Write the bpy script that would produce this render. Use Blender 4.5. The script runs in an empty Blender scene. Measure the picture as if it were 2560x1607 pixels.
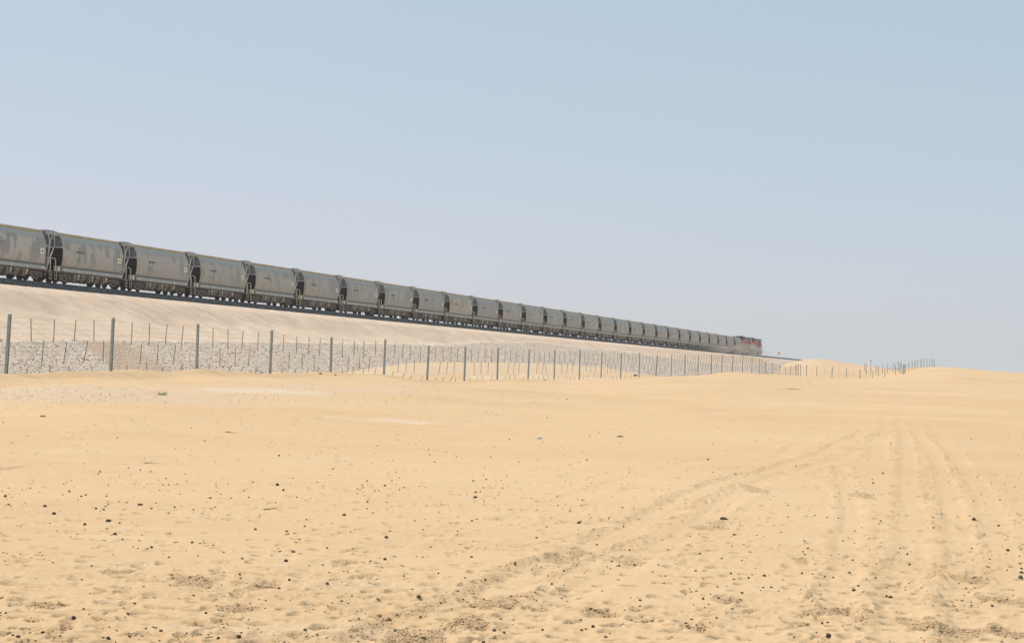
import bpy, math, random
import numpy as np
from mathutils import Vector, Matrix

random.seed(7)
rng = np.random.default_rng(11)
S = bpy.context.scene
COL = S.collection
PI = math.pi

# ------------------------------------------------------------------ camera
FPX, ROLL, PITCH, EYE = 5300.0, math.radians(1.5), 0.02285, 1.7
cam_d = bpy.data.cameras.new('camera')
cam = bpy.data.objects.new('camera', cam_d)
COL.objects.link(cam)
cam_d.sensor_fit = 'HORIZONTAL'
cam_d.sensor_width = 36.0
cam_d.lens = 36.0 * FPX / 2560.0
cam_d.clip_start = 0.5
cam_d.clip_end = 12000
ROT = Matrix.Rotation(PI / 2 + PITCH, 3, 'X') @ Matrix.Rotation(ROLL, 3, 'Z')
cam.matrix_world = Matrix.Translation((0, 0, EYE)) @ ROT.to_4x4()
S.camera = cam

# ------------------------------------------------------------------ light
SUN_EL = math.radians(56)
SUN_DIR = Vector((-0.86, 0.51, 0)).normalized() * math.cos(SUN_EL) + Vector((0, 0, math.sin(SUN_EL)))
sun_d = bpy.data.lights.new('sun', 'SUN')
sun_d.energy = 3.68
sun_d.angle = math.radians(0.6)
sun_d.color = (1.0, 0.94, 0.885)
sun = bpy.data.objects.new('sun', sun_d)
COL.objects.link(sun)
sun.rotation_euler = SUN_DIR.to_track_quat('Z', 'Y').to_euler()
sun.location = (0, 0, 60)

W = bpy.data.worlds.new('World')
S.world = W
W.use_nodes = True
wn = W.node_tree
bg = wn.nodes['Background']
sky = wn.nodes.new('ShaderNodeTexSky')
sky.sky_type = 'NISHITA'
sky.sun_disc = False
sky.sun_elevation = SUN_EL
sky.sun_rotation = math.atan2(SUN_DIR.x, SUN_DIR.y)
sky.altitude = 20
sky.air_density = 0.75
sky.dust_density = 1.0
sky.ozone_density = 1.0
# thin desert haze whitens the whole dome: scaled Nishita colour plus an even pale veil
hz = wn.nodes.new('ShaderNodeVectorMath')
hz.operation = 'MULTIPLY_ADD'
hz.inputs[1].default_value = (.62, .30, .38)
hz.inputs[2].default_value = (3.15, 4.82, 4.95)
wn.links.new(sky.outputs[0], hz.inputs[0])
wn.links.new(hz.outputs[0], bg.inputs[0])
bg.inputs[1].default_value = 0.1
S.view_settings.view_transform = 'Standard'
S.view_settings.look = 'None'
S.view_settings.gamma = 1.0
S.view_settings.use_curve_mapping = False
S.view_settings.exposure = 0.0
S.cycles.volume_bounces = 1
S.cycles.max_bounces = 6
S.cycles.use_denoising = True


# ------------------------------------------------------------------ helpers
def tag(o, label=None, cat=None, group=None, kind=None):
    if label: o['label'] = label
    if cat: o['category'] = cat
    if group: o['group'] = group
    if kind: o['kind'] = kind
    return o


def empty(name, loc=(0, 0, 0), rz=0.0):
    o = bpy.data.objects.new(name, None)
    COL.objects.link(o)
    o.location = loc
    o.rotation_euler = (0, 0, rz)
    o.empty_display_size = 0.3
    return o


class MB:
    def __init__(s):
        s.v, s.f = [], []

    def add(s, vs, fs):
        n = len(s.v)
        s.v += [tuple(v) for v in vs]
        s.f += [tuple(i + n for i in f) for f in fs]
        return s

    def box(s, x0, x1, y0, y1, z0, z1):
        return s.add([(x, y, z) for z in (z0, z1) for x, y in ((x0, y0), (x1, y0), (x1, y1), (x0, y1))],
                     [(0, 3, 2, 1), (4, 5, 6, 7), (0, 1, 5, 4), (1, 2, 6, 5), (2, 3, 7, 6), (3, 0, 4, 7)])

    def frustum(s, a, b):  # a, b = (x0,x1,y0,y1,z) low and high rectangles
        vs = []
        for x0, x1, y0, y1, z in (a, b):
            vs += [(x0, y0, z), (x1, y0, z), (x1, y1, z), (x0, y1, z)]
        return s.add(vs, [(0, 3, 2, 1), (4, 5, 6, 7), (0, 1, 5, 4), (1, 2, 6, 5), (2, 3, 7, 6), (3, 0, 4, 7)])

    def bar(s, p, q, w, h=None, n=4):
        h = h or w
        p, q = Vector(p), Vector(q)
        d = (q - p).normalized()
        up = Vector((0, 0, 1)) if abs(d.z) < .95 else Vector((0, 1, 0))
        a = d.cross(up).normalized()
        b = d.cross(a).normalized()
        vs = []
        for c in (p, q):
            for k in range(n):
                if n == 4:
                    sx, sy = ((-1, -1), (1, -1), (1, 1), (-1, 1))[k]
                    vs.append(c + a * sx * w / 2 + b * sy * h / 2)
                else:
                    t = 2 * PI * k / n
                    vs.append(c + a * math.cos(t) * w / 2 + b * math.sin(t) * h / 2)
        fs = [(k, (k + 1) % n, n + (k + 1) % n, n + k) for k in range(n)]
        fs += [tuple(range(n - 1, -1, -1)), tuple(range(n, 2 * n))]
        return s.add(vs, fs)

    def tube(s, pts, r, n=8, taper=0.0):
        pts = [Vector(p) for p in pts]
        r0 = r
        vs, fs = [], []
        for i, c in enumerate(pts):
            d = (pts[min(i + 1, len(pts) - 1)] - pts[max(i - 1, 0)]).normalized()
            up = Vector((0, 0, 1)) if abs(d.z) < .9 else Vector((1, 0, 0))
            a = d.cross(up).normalized()
            b = d.cross(a).normalized()
            r = r0 * (1 - taper * i / max(1, len(pts) - 1))
            vs += [c + (a * math.cos(2 * PI * k / n) + b * math.sin(2 * PI * k / n)) * r for k in range(n)]
        for i in range(len(pts) - 1):
            for k in range(n):
                fs.append((i * n + k, i * n + (k + 1) % n, (i + 1) * n + (k + 1) % n, (i + 1) * n + k))
        m = (len(pts) - 1) * n
        fs += [tuple(range(n - 1, -1, -1)), tuple(range(m, m + n))]
        return s.add(vs, fs)

    def prism(s, poly, axis, a, b):  # poly of 2D points extruded along axis from a to b
        def P(u, v, w):
            return {'x': (w, u, v), 'y': (u, w, v), 'z': (u, v, w)}[axis]
        n = len(poly)
        vs = [P(u, v, a) for u, v in poly] + [P(u, v, b) for u, v in poly]
        fs = [(k, (k + 1) % n, n + (k + 1) % n, n + k) for k in range(n)]
        fs += [tuple(range(n - 1, -1, -1)), tuple(range(n, 2 * n))]
        return s.add(vs, fs)

    def disc(s, cx, cy, cz, r, axis, h, n=24):
        poly = [(r * math.cos(2 * PI * k / n), r * math.sin(2 * PI * k / n)) for k in range(n)]
        if axis == 'y':
            return s.prism([(cx + u, cz + v) for u, v in poly], 'y', cy - h / 2, cy + h / 2)
        if axis == 'x':
            return s.prism([(cy + u, cz + v) for u, v in poly], 'x', cx - h / 2, cx + h / 2)
        return s.prism([(cx + u, cy + v) for u, v in poly], 'z', cz - h / 2, cz + h / 2)

    def mesh(s, name, mat, smooth=False):
        me = bpy.data.meshes.new(name)
        me.from_pydata(s.v, [], s.f)
        me.update()
        if mat: me.materials.append(mat)
        bm_fix(me)
        if smooth:
            me.polygons.foreach_set('use_smooth', [True] * len(me.polygons))
            me.set_sharp_from_angle(angle=math.radians(38))
        return me

    def build(s, name, mat, parent=None, smooth=False, loc=None):
        o = bpy.data.objects.new(name, s.mesh(name, mat, smooth))
        COL.objects.link(o)
        if parent: o.parent = parent
        if loc: o.location = loc
        return o


def bm_fix(me):
    import bmesh
    bm = bmesh.new()
    bm.from_mesh(me)
    bmesh.ops.recalc_face_normals(bm, faces=bm.faces)
    bm.to_mesh(me)
    bm.free()


def children(o):
    return CH.get(o.name, [])


CH = {}


def index_children(root):
    for o in bpy.data.objects:
        if o.parent:
            CH.setdefault(o.parent.name, []).append(o)


def copy_tree(o, parent=None, color=None):
    c = o.copy()
    COL.objects.link(c)
    c.parent = parent
    if color and o.name.startswith('body'): c.color = color
    for ch in children(o):
        copy_tree(ch, c, color)
    return c


# numpy gradient noise -------------------------------------------------
def _h(ix, iy, seed):
    n = (ix.astype(np.int64) * 374761393 + iy.astype(np.int64) * 668265263 + seed * 974711) & 0xffffffff
    n = ((n ^ (n >> 13)) * 1274126177) & 0xffffffff
    return ((n ^ (n >> 16)) & 0xffff) / 65535.0


def noise(x, y, seed=0):
    ix, iy = np.floor(x), np.floor(y)
    fx, fy = x - ix, y - iy
    out = 0
    ux, uy = fx * fx * fx * (fx * (fx * 6 - 15) + 10), fy * fy * fy * (fy * (fy * 6 - 15) + 10)
    for dx in (0, 1):
        for dy in (0, 1):
            a = _h(ix + dx, iy + dy, seed) * 2 * PI
            g = np.cos(a) * (fx - dx) + np.sin(a) * (fy - dy)
            out = out + g * (ux if dx else 1 - ux) * (uy if dy else 1 - uy)
    return out * 1.4


def fbm(x, y, seed=0, oct=4, gain=.5):
    s, a = 0, 1.0
    for k in range(oct):
        s = s + a * noise(x * 2 ** k + 17.3 * k, y * 2 ** k - 9.1 * k, seed + k)
        a *= gain
    return s


def sstep(a, b, x):
    t = np.clip((x - a) / (b - a), 0, 1)
    return t * t * (3 - 2 * t)


def ray(px, py):
    v = ROT @ Vector(((px - 1280) / FPX, -(py - 803.5) / FPX, -1))
    return v / v.y


def at(px, py, Y):
    v = ray(px, py)
    return Vector((v.x * Y, Y, EYE + v.z * Y))


# ------------------------------------------------------------------ materials
def mat(name, rgb, rough=0.7, metal=0.0, var=0.15, scale=3.0, bump=0.0, bscale=20.0, coord='Object'):
    m = bpy.data.materials.new(name)
    m.use_nodes = True
    nt = m.node_tree
    b = nt.nodes['Principled BSDF']
    b.inputs['Roughness'].default_value = rough
    b.inputs['Metallic'].default_value = metal
    b.inputs['Specular IOR Level'].default_value = 0.3
    tc = nt.nodes.new('ShaderNodeTexCoord')
    nz = nt.nodes.new('ShaderNodeTexNoise')
    nz.inputs['Scale'].default_value = scale
    nz.inputs['Detail'].default_value = 6
    nt.links.new(tc.outputs[coord], nz.inputs['Vector'])
    r = nt.nodes.new('ShaderNodeValToRGB')
    r.color_ramp.elements[0].position = .3
    r.color_ramp.elements[1].position = .7
    r.color_ramp.elements[0].color = tuple(c * (1 - var) for c in rgb) + (1,)
    r.color_ramp.elements[1].color = tuple(min(1, c * (1 + var)) for c in rgb) + (1,)
    nt.links.new(nz.outputs['Fac'], r.inputs[0])
    nt.links.new(r.outputs[0], b.inputs['Base Color'])
    if bump:
        n2 = nt.nodes.new('ShaderNodeTexNoise')
        n2.inputs['Scale'].default_value = bscale
        n2.inputs['Detail'].default_value = 5
        nt.links.new(tc.outputs[coord], n2.inputs['Vector'])
        bp = nt.nodes.new('ShaderNodeBump')
        bp.inputs['Strength'].default_value = 1.0
        bp.inputs['Distance'].default_value = bump
        nt.links.new(n2.outputs['Fac'], bp.inputs['Height'])
        nt.links.new(bp.outputs[0], b.inputs['Normal'])
    return m


class NT:
    """small node-tree helper"""
    def __init__(s, name):
        s.m = bpy.data.materials.new(name)
        s.m.use_nodes = True
        s.t = s.m.node_tree
        s.b = s.t.nodes['Principled BSDF']
        s.b.inputs['Specular IOR Level'].default_value = .2

    def n(s, typ, **kw):
        o = s.t.nodes.new(typ)
        for k, v in kw.items():
            if k.startswith('i_'):
                key = k[2:]
                o.inputs[int(key) if key.isdigit() else key].default_value = v
            else:
                setattr(o, k, v)
        return o

    def l(s, a, b): s.t.links.new(a, b)

    def math(s, op, a, b=None, c=None, clamp=False):
        o = s.t.nodes.new('ShaderNodeMath')
        o.operation = op
        o.use_clamp = clamp
        for i, v in enumerate((a, b, c)):
            if v is None: continue
            if isinstance(v, (int, float)): o.inputs[i].default_value = v
            else: s.l(v, o.inputs[i])
        return o.outputs[0]

    def mix(s, f, a, b, blend='MIX'):
        o = s.t.nodes.new('ShaderNodeMix')
        o.data_type = 'RGBA'
        o.blend_type = blend
        for i, v in ((0, f), (6, a), (7, b)):
            if isinstance(v, (int, float)): o.inputs[i].default_value = v
            elif isinstance(v, tuple): o.inputs[i].default_value = v + (1,) if len(v) == 3 else v
            else: s.l(v, o.inputs[i])
        return o.outputs[2]

    def noise(s, vec, scale, detail=5, rough=.55, out='Fac'):
        o = s.n('ShaderNodeTexNoise')
        o.inputs['Scale'].default_value = scale
        o.inputs['Detail'].default_value = detail
        o.inputs['Roughness'].default_value = rough
        s.l(vec, o.inputs['Vector'])
        return o.outputs[out]

    def map(s, vec, loc=(0, 0, 0), rot=(0, 0, 0), scale=(1, 1, 1)):
        o = s.n('ShaderNodeMapping')
        o.inputs['Location'].default_value = loc
        o.inputs['Rotation'].default_value = rot
        o.inputs['Scale'].default_value = scale
        s.l(vec, o.inputs['Vector'])
        return o.outputs[0]

    def ramp(s, f, a, b):
        o = s.n('ShaderNodeMapRange')
        o.interpolation_type = 'SMOOTHSTEP'
        s.l(f, o.inputs[0])
        o.inputs[1].default_value = a
        o.inputs[2].default_value = b
        return o.outputs[0]

    def bump(s, h, dist):
        o = s.n('ShaderNodeBump')
        o.inputs['Distance'].default_value = dist
        s.l(h, o.inputs['Height'])
        s.l(o.outputs[0], s.b.inputs['Normal'])
        return o


SAND = (0.60, 0.43, 0.255)


def sand_material():
    k = NT('desert_sand')
    k.b.inputs['Roughness'].default_value = .92
    k.b.inputs['Specular IOR Level'].default_value = .1
    pos = k.n('ShaderNodeTexCoord').outputs['Object']
    at_ = k.n('ShaderNodeAttribute', attribute_name='masks')
    sep = k.n('ShaderNodeSeparateColor')
    k.l(at_.outputs['Color'], sep.inputs[0])
    gravel, chalk, coarse = sep.outputs
    big = k.noise(pos, .05, 4)
    med = k.noise(k.map(pos, scale=(.5, 1.6, 1)), .9, 6, .6)
    fine = k.noise(pos, 22, 4, .6)
    c = k.mix(k.ramp(big, .3, .7), (.605, .402, .222), (.65, .447, .258))
    c = k.mix(k.math('MULTIPLY', k.ramp(med, .52, .75), .20), c, (.50, .335, .175))
    c = k.mix(k.math('MULTIPLY', k.ramp(med, .50, .28), .35), c, (.66, .50, .33))
    # coarse, darker grains in disturbed and trampled places
    g = k.noise(pos, 14, 6, .8)
    cm = k.math('MULTIPLY', coarse, k.ramp(g, .44, .60))
    c = k.mix(k.math('MULTIPLY', cm, .75), c, (.36, .235, .125))
    # gravelly pinkish pans
    g2 = k.noise(pos, 2.6, 6, .8)
    c = k.mix(k.math('MULTIPLY', gravel, .8), c, (.60, .455, .315))
    c = k.mix(k.math('MULTIPLY', gravel, k.ramp(g2, .58, .68)), c, (.26, .19, .13))
    # chalk white crumbs
    g3 = k.noise(pos, 1.4, 6, .75)
    c = k.mix(k.math('MULTIPLY', chalk, k.ramp(g3, .40, .56)), c, (.74, .62, .50))
    c = k.mix(k.math('MULTIPLY', k.ramp(fine, .5, .8), .12), c, (.36, .25, .14))
    k.l(c, k.b.inputs['Base Color'])
    wv = k.noise(k.map(pos, rot=(0, 0, .18), scale=(1.1, 5.5, 1)), 1.6, 4, .55)
    h = k.math('ADD', k.math('MULTIPLY', fine, .35), k.math('MULTIPLY', wv, .8))
    h = k.math('ADD', h, k.math('MULTIPLY', k.math('MULTIPLY', coarse, g), 2.2))
    k.bump(h, .022)
    return k.m


def bank_material():
    """embankment: compacted fill, stone pitching at the foot, sand spilt over it"""
    k = NT('embankment_fill')
    k.b.inputs['Roughness'].default_value = .95
    pos = k.n('ShaderNodeTexCoord').outputs['Object']
    a = k.n('ShaderNodeAttribute', attribute_name='masks')
    sep = k.n('ShaderNodeSeparateColor')
    k.l(a.outputs['Color'], sep.inputs[0])
    rip, sand, stain = sep.outputs
    n1 = k.noise(k.map(pos, rot=(0, 0, .6), scale=(.22, .6, .7)), .8, 7, .68)
    n2 = k.noise(pos, 5.5, 6, .8)
    n3 = k.noise(pos, .35, 4, .6)
    fill = k.mix(k.ramp(n1, .3, .7), (.80, .57, .41), (.92, .695, .52))
    fill = k.mix(k.math('MULTIPLY', k.ramp(n2, .52, .66), .65), fill, (.42, .30, .21))
    fill = k.mix(k.math('MULTIPLY', k.ramp(n2, .46, .30), .55), fill, (.80, .69, .58))
    fill = k.mix(k.math('MULTIPLY', k.ramp(n3, .52, .72), .35), fill, (.56, .40, .28))
    st = k.math('MULTIPLY', stain, k.ramp(n1, .34, .62))
    fill = k.mix(k.math('MULTIPLY', st, .48), fill, (.36, .275, .20))
    v = k.n('ShaderNodeTexVoronoi', feature='F1')
    v.inputs['Scale'].default_value = 5.0
    k.l(pos, v.inputs['Vector'])
    vs = k.n('ShaderNodeSeparateColor')
    k.l(v.outputs['Color'], vs.inputs[0])
    stone = k.mix(vs.outputs[0], (.88, .65, .49), (.97, .79, .62))
    stone = k.mix(k.ramp(vs.outputs[1], .80, .85), stone, (.20, .165, .14))
    stone = k.mix(k.math('MULTIPLY', k.ramp(v.outputs['Distance'], .10, .17), .4), stone, (.48, .38, .31))
    stone = k.mix(k.math('MULTIPLY', k.ramp(k.noise(pos, .25, 4), .45, .7), .5), stone, (.66, .53, .42))
    c = k.mix(rip, fill, stone)
    sd = k.mix(k.ramp(n2, .50, .62), (.64, .455, .32), (.45, .315, .22))
    c = k.mix(sand, c, sd)
    k.l(c, k.b.inputs['Base Color'])
    h = k.math('ADD', k.math('MULTIPLY', v.outputs['Distance'], k.math('MULTIPLY', rip, -1.2)), n2)
    k.bump(h, .10)
    return k.m


def ballast_material():
    k = NT('ballast_stone')
    k.b.inputs['Roughness'].default_value = .9
    pos = k.n('ShaderNodeTexCoord').outputs['Object']
    v = k.n('ShaderNodeTexVoronoi', feature='F1')
    v.inputs['Scale'].default_value = 9
    k.l(pos, v.inputs['Vector'])
    vs = k.n('ShaderNodeSeparateColor')
    k.l(v.outputs['Color'], vs.inputs[0])
    c = k.mix(vs.outputs[0], (.035, .037, .042), (.12, .12, .125))
    c = k.mix(k.ramp(vs.outputs[1], .9, .95), c, (.34, .32, .30))
    c = k.mix(k.math('MULTIPLY', k.ramp(k.noise(pos, .25, 4), .62, .75), .5), c, (.30, .26, .22))
    k.l(c, k.b.inputs['Base Color'])
    k.bump(k.math('MULTIPLY', v.outputs['Distance'], -1.0), .08)
    return k.m


def wagon_material():
    """grey paint, a dusty film wiped and washed off in vertical blocks; differs per wagon"""
    k = NT('dusty_wagon_paint')
    k.b.inputs['Roughness'].default_value = .62
    k.b.inputs['Specular IOR Level'].default_value = .35
    obj = k.n('ShaderNodeTexCoord').outputs['Object']
    oi = k.n('ShaderNodeObjectInfo')
    cs = k.n('ShaderNodeSeparateColor')
    k.l(oi.outputs['Color'], cs.inputs[0])      # r: amount of dust film, g: tan tint, b: pattern seed
    seed = k.math('MULTIPLY', cs.outputs[2], 97.0)
    s = k.n('ShaderNodeSeparateXYZ')
    k.l(obj, s.inputs[0])
    x, z = s.outputs[0], s.outputs[2]
    cm = k.n('ShaderNodeCombineXYZ')
    wob = k.noise(obj, .9, 2)
    k.l(k.math('ADD', k.math('ADD', k.math('MULTIPLY', x, 1.25), seed), k.math('MULTIPLY', wob, .55)), cm.inputs[0])
    k.l(k.math('ADD', k.math('MULTIPLY', z, .62), k.math('MULTIPLY', wob, .35)), cm.inputs[2])
    k.l(seed, cm.inputs[1])
    v = k.n('ShaderNodeTexVoronoi', feature='SMOOTH_F1', distance='CHEBYCHEV')
    v.inputs['Scale'].default_value = 1.0
    v.inputs['Smoothness'].default_value = .04
    v.inputs['Randomness'].default_value = .85
    k.l(cm.outputs[0], v.inputs['Vector'])
    vc = k.n('ShaderNodeSeparateColor')
    k.l(v.outputs['Color'], vc.inputs[0])
    large = k.noise(cm.outputs[0], .38, 2)
    f = k.math('ADD', k.math('MULTIPLY', vc.outputs[0], .55), k.math('MULTIPLY', large, .6))
    block = k.ramp(f, .50, .54)
    zm = k.math('MULTIPLY', k.ramp(z, 4.0, 3.3), k.ramp(z, 1.35, 1.6))
    dust = k.math('MULTIPLY', k.math('MULTIPLY', block, zm), cs.outputs[0])
    lower = k.math('MULTIPLY', k.ramp(z, 2.9, 1.5), .35)
    dust = k.math('MAXIMUM', dust, lower, clamp=True)
    clean = k.mix(cs.outputs[1], (.30, .296, .30), (.35, .32, .27))
    film = k.mix(cs.outputs[1], (.50, .462, .42), (.58, .485, .36))
    c = k.mix(dust, clean, film)
    st = k.noise(k.map(obj, scale=(2.2, 1, .12)), 2.0, 5, .6)
    c = k.mix(k.math('MULTIPLY', k.ramp(st, .5, .75), .28), c, (.22, .21, .20))
    c = k.mix(k.math('MULTIPLY', k.ramp(z, 3.6, 4.1), .5), c, (.56, .55, .54))  # sunlit upper rim, painted in as a lighter tone
    c = k.mix(k.math('MULTIPLY', k.ramp(z, 1.42, 1.30), .6), c, (.43, .42, .42))
    crease_shade = k.math('MULTIPLY', k.ramp(z, 1.62, 1.44), k.ramp(z, 1.30, 1.36))  # shade under the tub's overhang, painted as a dark band along the crease
    c = k.mix(k.math('MULTIPLY', crease_shade, .6), c, (.13, .115, .10))
    k.l(c, k.b.inputs['Base Color'])
    k.bump(k.noise(k.map(obj, scale=(1, 1, .5)), .8, 2), .01)
    return k.m


M = dict(
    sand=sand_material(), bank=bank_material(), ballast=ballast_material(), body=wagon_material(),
    rail=mat('rail_steel', (.10, .085, .075), .5, .6),
    sleeper=mat('concrete_sleeper', (.33, .31, .28), .9, bump=.01),
    beam=mat('tan_roof_rail', (.42, .325, .21), .7, var=.2, scale=1.2),
    roof=mat('roof_grey', (.42, .43, .45), .55, var=.1, scale=2),
    hood=mat('hood_grey', (.33, .35, .365), .6, var=.2, scale=3),
    endgrey=mat('end_grey', (.46, .48, .50), .6, var=.12, scale=2.5),
    endwall=mat('end_wall_grey', (.21, .215, .225), .7, var=.2, scale=2),
    hopper=mat('hopper_slope_brown', (.035, .028, .025), .85, var=.3, scale=1.5),
    strut=mat('strut_grey', (.58, .60, .60), .55, var=.12, scale=4),
    frame=mat('underframe_brown', (.13, .11, .09), .8, var=.3, scale=2),
    chute=mat('discharge_chute', (.30, .265, .225), .8, var=.25, scale=3),
    bogie=mat('bogie_rust', (.21, .16, .135), .85, var=.35, scale=4),
    dark=mat('shadow_gear', (.03, .027, .025), .9),
    cream=mat('cream_paint', (.80, .70, .50), .6, var=.12, scale=4),
    plate=mat('placard_cream', (.88, .80, .58), .5, var=.06),
    mark=mat('dark_marking', (.16, .155, .15), .7),
    orange=mat('orange_marking', (.62, .28, .12), .6),
    steel=mat('galvanised_steel', (.34, .375, .385), .55, .1, var=.2, scale=5),
    steel2=mat('galvanised_dropper', (.20, .235, .22), .6, .3, var=.15, scale=5),
    wire=mat('fence_wire', (.42, .40, .36), .6, .3),
    locogrey=mat('loco_grey', (.23, .22, .215), .6, var=.2, scale=1.0),
    locored=mat('loco_red', (.50, .035, .035), .5, var=.15, scale=1.0),
    locodark=mat('loco_dark', (.045, .042, .045), .7, var=.3, scale=1.5),
    glass=mat('loco_glass', (.03, .035, .04), .1),
    signorange=mat('orange_sign', (.85, .33, .01), .5, var=.05),
    dung=mat('dung_brown', (.13, .093, .065), .9, var=.35, scale=40, bump=.004, bscale=90),
    dungpale=mat('dung_pale', (.19, .135, .09), .9, var=.35, scale=40, bump=.004, bscale=90),
    brownrock=mat('brown_stone', (.26, .16, .09), .9, var=.3, scale=15, bump=.01),
    whiterock=mat('white_stone', (.80, .78, .76), .9, var=.06, scale=10, bump=.01),
    pinkrock=mat('pink_stone', (.95, .71, .53), .9, var=.25, scale=2, bump=.02, bscale=8),
    darkrock=mat('grey_stone', (.25, .185, .145), .9, var=.3, scale=3, bump=.02, bscale=8),
    clod=mat('damp_sand_clod', (.58, .395, .22), .95, var=.25, scale=30),
    stick=mat('dry_wood', (.16, .105, .06), .9, var=.3, scale=12),
    straw=mat('straw', (.52, .38, .15), .9, var=.3, scale=10),
    twig=mat('grey_green_twig', (.20, .22, .12), .9, var=.3, scale=10),
)

# ------------------------------------------------------------------ track line
AZ, ZR = 0.24398, 8.1666
TX, TY = -40.207 - .62 * math.cos(AZ), 181.654 + .62 * math.sin(AZ)
PITCHW = 15.514
U = Vector((math.sin(AZ), math.cos(AZ), 0))
NRM = Vector((math.cos(AZ), -math.sin(AZ), 0))       # towards the camera side


def line(s, t=0, z=0):
    return Vector((TX, TY, 0)) + U * s + NRM * t + Vector((0, 0, z))


def st_of(x, y):
    dx, dy = x - TX, y - TY
    return dx * U.x + dy * U.y, dx * NRM.x + dy * NRM.y


# ------------------------------------------------------------------ terrain
ctrl = []


def cz(px, z, Y):
    p = at(px, 900, Y)
    ctrl.append((math.atan2(p.x, p.y), math.log(math.hypot(p.x, p.y)), z))


def cy(px, py, Y):
    p = at(px, py, Y)
    ctrl.append((math.atan2(p.x, p.y), math.log(math.hypot(p.x, p.y)), p.z))


for px in (-1200, -500, 0, 400, 830, 1280, 1700, 2150, 2560, 3000, 3700):
    cz(px, 0, 5); cz(px, 0, 14); cz(px, .02, 28); cz(px, 0.04, 42)
for px, l in {
    -1200: ((60, .35), (82, 1.1), (95, .8), (120, .5), (300, .5), (700, .5), (1500, .5), (2600, .3)),
    -500: ((60, .35), (80, 1.1), (92, .8), (120, .5), (300, .5), (700, .5), (1500, .5), (2600, .3)),
    0: ((60, .38), (75, .78), (93, .85), (125, .5), (300, .5), (700, .5), (1500, .5), (2600, .3)),
    480: ((62, .38), (90, .9), (120, .95), (150, .5), (300, .5), (700, .5)),
    830: ((65, .3), (100, .85), (145, .85), (185, .6), (400, .5), (1500, .5), (2600, .3)),
    1280: ((80, .25), (130, .65), (500, .5), (900, .5)),
    1700: ((80, .2), (150, .7), (210, 1.3), (300, 1.2), (600, .6), (1500, .5), (2600, .3)),
    2000: ((80, .15), (150, .5), (250, 1.15), (330, 1.7), (480, 2.4), (900, 2), (1500, 1)),
    2300: ((80, .15), (150, .45), (250, 1.3), (350, 2.2), (650, 3.2), (900, 2), (1500, 1), (2600, .3)),
    2560: ((80, .12), (150, .45), (250, 1.35), (380, 3.0), (650, 2.6), (900, 2), (1500, 1)),
    3000: ((80, .12), (150, .45), (250, 1.35), (380, 3.0), (480, 3.9), (650, 2.6), (900, 2), (1500, 1)),
    3700: ((80, .12), (150, .45), (250, 1.35), (380, 3.0), (480, 3.9), (650, 2.6), (900, 2), (2600, .3)),
}.items():
    for Y, z in l: cz(px, z, Y)
for px, z, Y in ((1850, .8, 400), (1900, .8, 440), (1900, 1.0, 540), (1950, 1.3, 440), (1952, 2.4, 540), (1985, 2.2, 480), (1965, 4.6, 600)): cz(px, z, Y)
for a in ((15, 932, 88), (150, 934, 90), (278, 929, 98), (390, 928, 103), (493, 925, 109), (677, 932, 119), (827, 934, 129), (961, 935, 139),
          (1069, 950, 149), (1162, 951, 160), (1243, 948, 170), (1320, 949, 180), (1448, 947, 200), (1552, 943, 221),
          (1637, 941, 241), (1712, 940, 261), (1778, 934, 282), (1805, 930, 292), (1857, 933, 312), (1915, 936, 343),
          (1963, 940, 374), (1999, 941, 398), (2042, 943.6, 410), (2080, 946, 420), (2116, 948.6, 430), (2150, 951, 442), (2212, 948, 462),
          (2262, 934, 432), (1000, 916, 205), (1100, 909, 232), (1243, 907, 258), (1386, 910, 288), (1500, 919, 315),
          (2000, 904, 625), (2022, 897, 640), (2060, 898, 645), (2100, 906, 655), (2150, 915.5, 680), (2200, 918, 620), (2190, 938, 520),
          (2050, 930, 510), (2330, 918.5, 485), (2270, 921, 500), (2400, 920.5, 480), (2480, 928, 480), (2560, 932.5, 480), (2800, 935, 480)):
    cy(*a)
ctrl = np.array(ctrl)
KA, KR = 7.0, 1.0


def _phi(d2):
    return 0.5 * d2 * np.log(d2 + 1e-12)


cx_, cr_, cz_ = ctrl[:, 0] * KA, ctrl[:, 1] * KR, ctrl[:, 2]
nC = len(cx_)
D2 = (cx_[:, None] - cx_[None]) ** 2 + (cr_[:, None] - cr_[None]) ** 2
A_ = np.zeros((nC + 3, nC + 3))
A_[:nC, :nC] = _phi(D2) + np.eye(nC) * 2e-4
Pm = np.stack([np.ones(nC), cx_, cr_], 1)
A_[:nC, nC:] = Pm
A_[nC:, :nC] = Pm.T
wts = np.linalg.solve(A_, np.concatenate([cz_, np.zeros(3)]))


def base_z(az, r):
    az0 = np.clip(az, -.46, .46)
    r0 = np.clip(r, 4, 2600)
    a, b = az0 * KA, np.log(r0) * KR
    out = wts[nC] + wts[nC + 1] * a + wts[nC + 2] * b
    for i in range(nC):
        out = out + wts[i] * _phi((a - cx_[i]) ** 2 + (b - cr_[i]) ** 2)
    fall = 1 - sstep(.5, 1.6, np.abs(az))
    flat = .8 * sstep(40, 200, r)
    out = flat + (out - flat) * fall
    return np.where(r < 4, out * r / 4, out)


# radii and azimuths
rad = [0.6, 1.2, 2.0, 3.0, 4.2, 5.6, 7.2, 9.0, 10.5]
r = 11.6
while r < 2600:
    rad.append(r)
    r += min(r * r * 2.3e-4, .0125 * r) if not 79 < r < 150 else .0062 * r
rad = np.array(rad)
inner = np.linspace(-.305, .305, 900)
outer = np.concatenate([np.linspace(.315, .5, 24), np.linspace(.54, PI, 46)])
azs = np.concatenate([-outer[::-1][1:], inner, outer])          # closes at pi
# -pi edge equals +pi edge: drop the duplicate and wrap
RR, AA = np.meshgrid(rad, azs, indexing='ij')
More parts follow.
